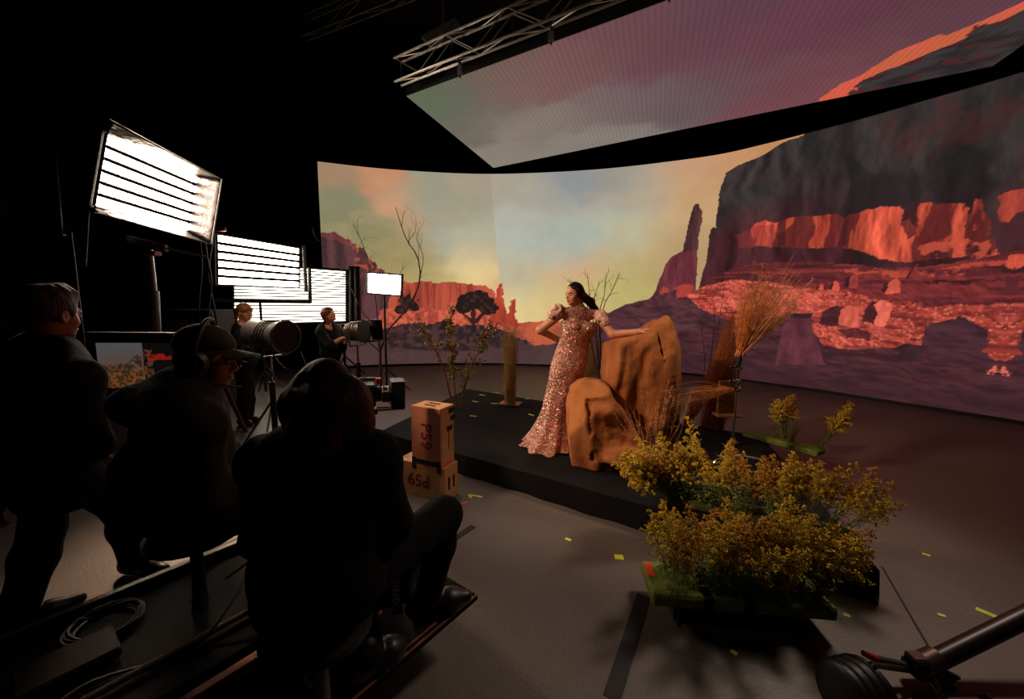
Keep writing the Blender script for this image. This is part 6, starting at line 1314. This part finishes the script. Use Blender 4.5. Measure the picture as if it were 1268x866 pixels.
# pouch with lettered strap hanging beside the seated woman
pc_ = V(*(-0.452,1.42,0.618)); root = empty('monitor_pouch', pc_ - V(0, 0, .11), 'black pouch with white lettered strap hanging by the knee of the seated woman', 'pouch')
X = unit(V(.82, .3, 0)); Nn = unit(np.cross(X, V(0, 0, 1)))
F = Field(pc_ - .25, pc_ + .25, .009); F.box(pc_ + Nn * -.03, (.075, .035, .11), np.array([X, Nn, V(0, 0, 1)]).T, .02); F.wrinkle(.006, 14); F.build('pouch', M_cblack, root)
sp = [pc_ + Nn * .012 + V(0, 0, .11) + X * .0, pc_ + Nn * .014 - V(0, 0, .11) + X * .012]
MB().box((sp[0] + sp[1]) / 2, (.02, .002, .125), X, Nn, unit(sp[0] - sp[1])).build('strap', M_gaff, root); text_on('TERAD', .032, (sp[0] + sp[1]) / 2 + Nn * .004 - V(0, 0, .03), (0, 0, -1), Nn, mat('white_print', (200, 196, 190), .6), root, bold=.01)
MB().tube(spline([pc_ + V(0, 0, .1) - X * .05, pc_ + V(-.06, -.03, .3), V(*(-0.53,1.28,0.969))], 10), .008, 6).build('shoulder_cord', M_gaff, root)
# phone and bottle
ph = V(*(-0.57,1.5,0.898)); root = empty('phone', ph, 'small lit phone held in front of the seated woman', 'phone'); MB().box(ph, (.036, .005, .07), unit(V(.8, -.6, 0)), unit(V(.6, .8, .3)), unit(V(-.2, -.3, 1)), .003).build('case', M_mblack, root); MB().box(ph - unit(V(.6, .8, .3)) * .0056, (.032, .0008, .064), unit(V(.8, -.6, 0)), unit(V(.6, .8, .3)), unit(V(-.2, -.3, 1))).build('lit_screen', mat('phone_screen', (40, 50, 60), .3, emit=((120, 140, 165), .7)), root)
bt = dp(.28, -.3, .264); root = empty('water_bottle', bt, 'orange water bottle on the dolly board beside the seated woman', 'bottle')
MB().tube([bt, bt + V(0, 0, .004), bt + V(0, 0, .15), bt + V(0, 0, .18)], [.03, .034, .034, .02], 18).build('bottle', mat('orange_plastic', (200, 96, 30), .4), root, True); MB().cyl(bt + V(0, 0, .18), bt + V(0, 0, .205), .02, 14).build('cap', M_mblack, root)

# ================================================================= film camera on its tripod behind the seated woman
cc = V(*(-1.004,3,0.989)); ax = unit(V(.93, .36, -.02)); sd = unit(np.cross(ax, V(0, 0, 1))); up = np.cross(sd, ax)
root = empty('film_camera', cc * V(1, 1, 0), 'black film camera with matte box on a tripod, half hidden by the seated woman', 'camera')
MB().box(cc - ax * .17, (.13, .07, .085), ax, sd, up, .012).build('body', M_mblack, root); MB().tube([cc - ax * .05, cc + ax * .09], [.055, .06], 20).build('lens', M_leather, root, True)
for k in range(3): MB().ring(cc - ax * .03 + ax * .04 * k, ax, .06, .005, 22, 5).build('lens_ring', M_grey, root, True)
for s_ in (-1, 1):
    MB().box(cc + ax * .12 + sd * s_ * .085, (.05, .005, .1), ax, sd, up).build('matte_box_side', M_mblack, root); MB().box(cc + ax * .12 + up * s_ * .1, (.05, .09, .005), ax, sd, up).build('matte_box_lid', M_mblack, root); MB().tube([cc - ax * .28 - up * .12 + sd * s_ * .035, cc + ax * .17 - up * .12 + sd * s_ * .035], .008, 8).build('support_rod', M_chrome, root, True)
MB().box(cc + ax * .075, (.006, .08, .1), ax, sd, up).build('matte_box_back', M_mblack, root)
MB().box(cc + ax * .03 + sd * .09, (.03, .025, .04), ax, sd, up, .006).build('focus_motor', M_mblack, root); MB().box(cc - ax * .1 + up * .12, (.06, .014, .012), ax, sd, up, .005).build('top_handle', M_grey, root); MB().box(cc - ax * .02 + up * .105, (.02, .02, .02), ax, sd, up, .005).build('red_knob', M_redp, root)
MB().box(cc - ax * .17 - up * .125, (.14, .06, .02), ax, sd, up, .006).build('head_plate', M_mblack, root); hb = cc - ax * .17 - up * .2; MB().tube([hb + up * .06, hb - V(0, 0, .04)], [.05, .07], 16).build('fluid_head', M_mblack, root, True)
for a_ in (1.9, 3.3, 4.5): MB().tube([hb - V(0, 0, .04), V(hb[0] + .42 * math.cos(a_), hb[1] + .42 * math.sin(a_), .02)], .022, 8).build('tripod_leg', M_mblack, root, True)

# wooden tripod seen past the profile of the capped man
hubp = V(*(-3.374,4.9,0.117)); root = empty('tripod', hubp * V(1, 1, 0), 'brown tripod legs and spreader on the floor behind the profile of the capped man', 'tripod')
M_tri = mat('tripod_tube', (96, 66, 54), .45, .3, var=.15); ap = V(*(-3.448,4.5,0.807)); ap[2] = 1.1
for q in (hubp * V(1, 1, 0) + V(0, 0, .03), hubp * V(1, 1, 0) + V(-.95, .1, .03), hubp * V(1, 1, 0) + V(-.5, -.75, .03)): MB().tube([ap, q], .024, 8).build('leg', M_tri, root, True); MB().tube([q + V(0, 0, .06), (ap * V(1, 1, 0)) + V(0, 0, .08)], .012, 6).build('spreader', M_tri, root, True)
MB().tube([ap - V(0, 0, .03), ap + V(0, 0, .1)], [.06, .05], 14).build('head', M_mblack, root, True)

# ================================================================= rolling stand, bottom right corner
j = V(*(1.866,1.62,0.083)); root = empty('rolling_stand', j * V(1, 1, 0), 'dark metal rolling stand with red lever and rubber wheel, bottom right corner', 'stand')
M_gun = mat('gunmetal', (46, 40, 38), .38, .7, var=.15)
MB().tube([j + V(.02, 0, .0), V(*(3.05,1.78,0.509))], .04, 18).build('pole', M_gun, root, True)
MB().tube([j + V(-.05, -.01, -.01), j + V(.07, .01, .03)], [.05, .046], 16).build('collar', mat('worn_bronze', (74, 48, 38), .45, .5), root, True); MB().box(j + V(-.04, -.01, .03), (.035, .03, .03), bev=.008).build('collar_lug', mat('worn_bronze', (74, 48, 38), .45, .5), root)
MB().tube([j + V(-.06, -.01, 0), V(*(1.659,1.62,0.109))], .018, 10).build('lever_shaft', M_mblack, root, True); MB().tube([(1.666,1.62,0.105), (1.593,1.62,0.141)], [.018, .012], 10).build('red_lever', M_redp, root, True)
MB().tube([j, V(*(1.854,1.5,0.021)), V(*(1.891,1.5,-0.049))], .017, 10).build('chrome_leg', M_chrome, root, True); MB().tube([j + V(.05, .02, -.02), V(*(2.349,1.66,-0.164))], .02, 10).build('dark_leg', M_mblack, root, True); MB().tube([j + V(.04, -.01, -.03), V(*(2.04,1.58,-0.068))], .024, 10).build('dark_leg', M_mblack, root, True)
MB().tube([j + V(.03, 0, -.03), j * V(1, 1, 0) + V(.03, -.02, .06)], .02, 10).build('foot_tube', M_mblack, root, True)
for q in (((1.854,1.5,0.021)), ((2.349,1.66,-0.164)), ((2.04,1.58,-0.068))): q = V(*q); MB().tube([q, V(q[0] + .03, q[1] - .05, .03)], .014, 8).build('foot_tube', M_mblack, root, True)
wc = V(*(1.419,1.453,0.24)) - V(0, 0, .12); w_ = MB().tube([wc - V(.08, .016, 0), wc - V(.066, .013, 0), wc + V(.066, .013, 0), wc + V(.08, .016, 0)], [.1, .12, .12, .1], 30).build('rubber_wheel', M_leather, root, True)
for k in (-.04, 0, .04): MB().ring(wc + V(k, k * .2, 0), V(1, .2, 0), .121, .006, 32, 6).build('tyre_rib', M_leather, w_, True)
MB().tube([j + V(-.03, 0, -.03), wc + V(.05, 0, .13), wc + V(.0, .03, .02)], .012, 8).build('wheel_fork', M_gun, root, True)
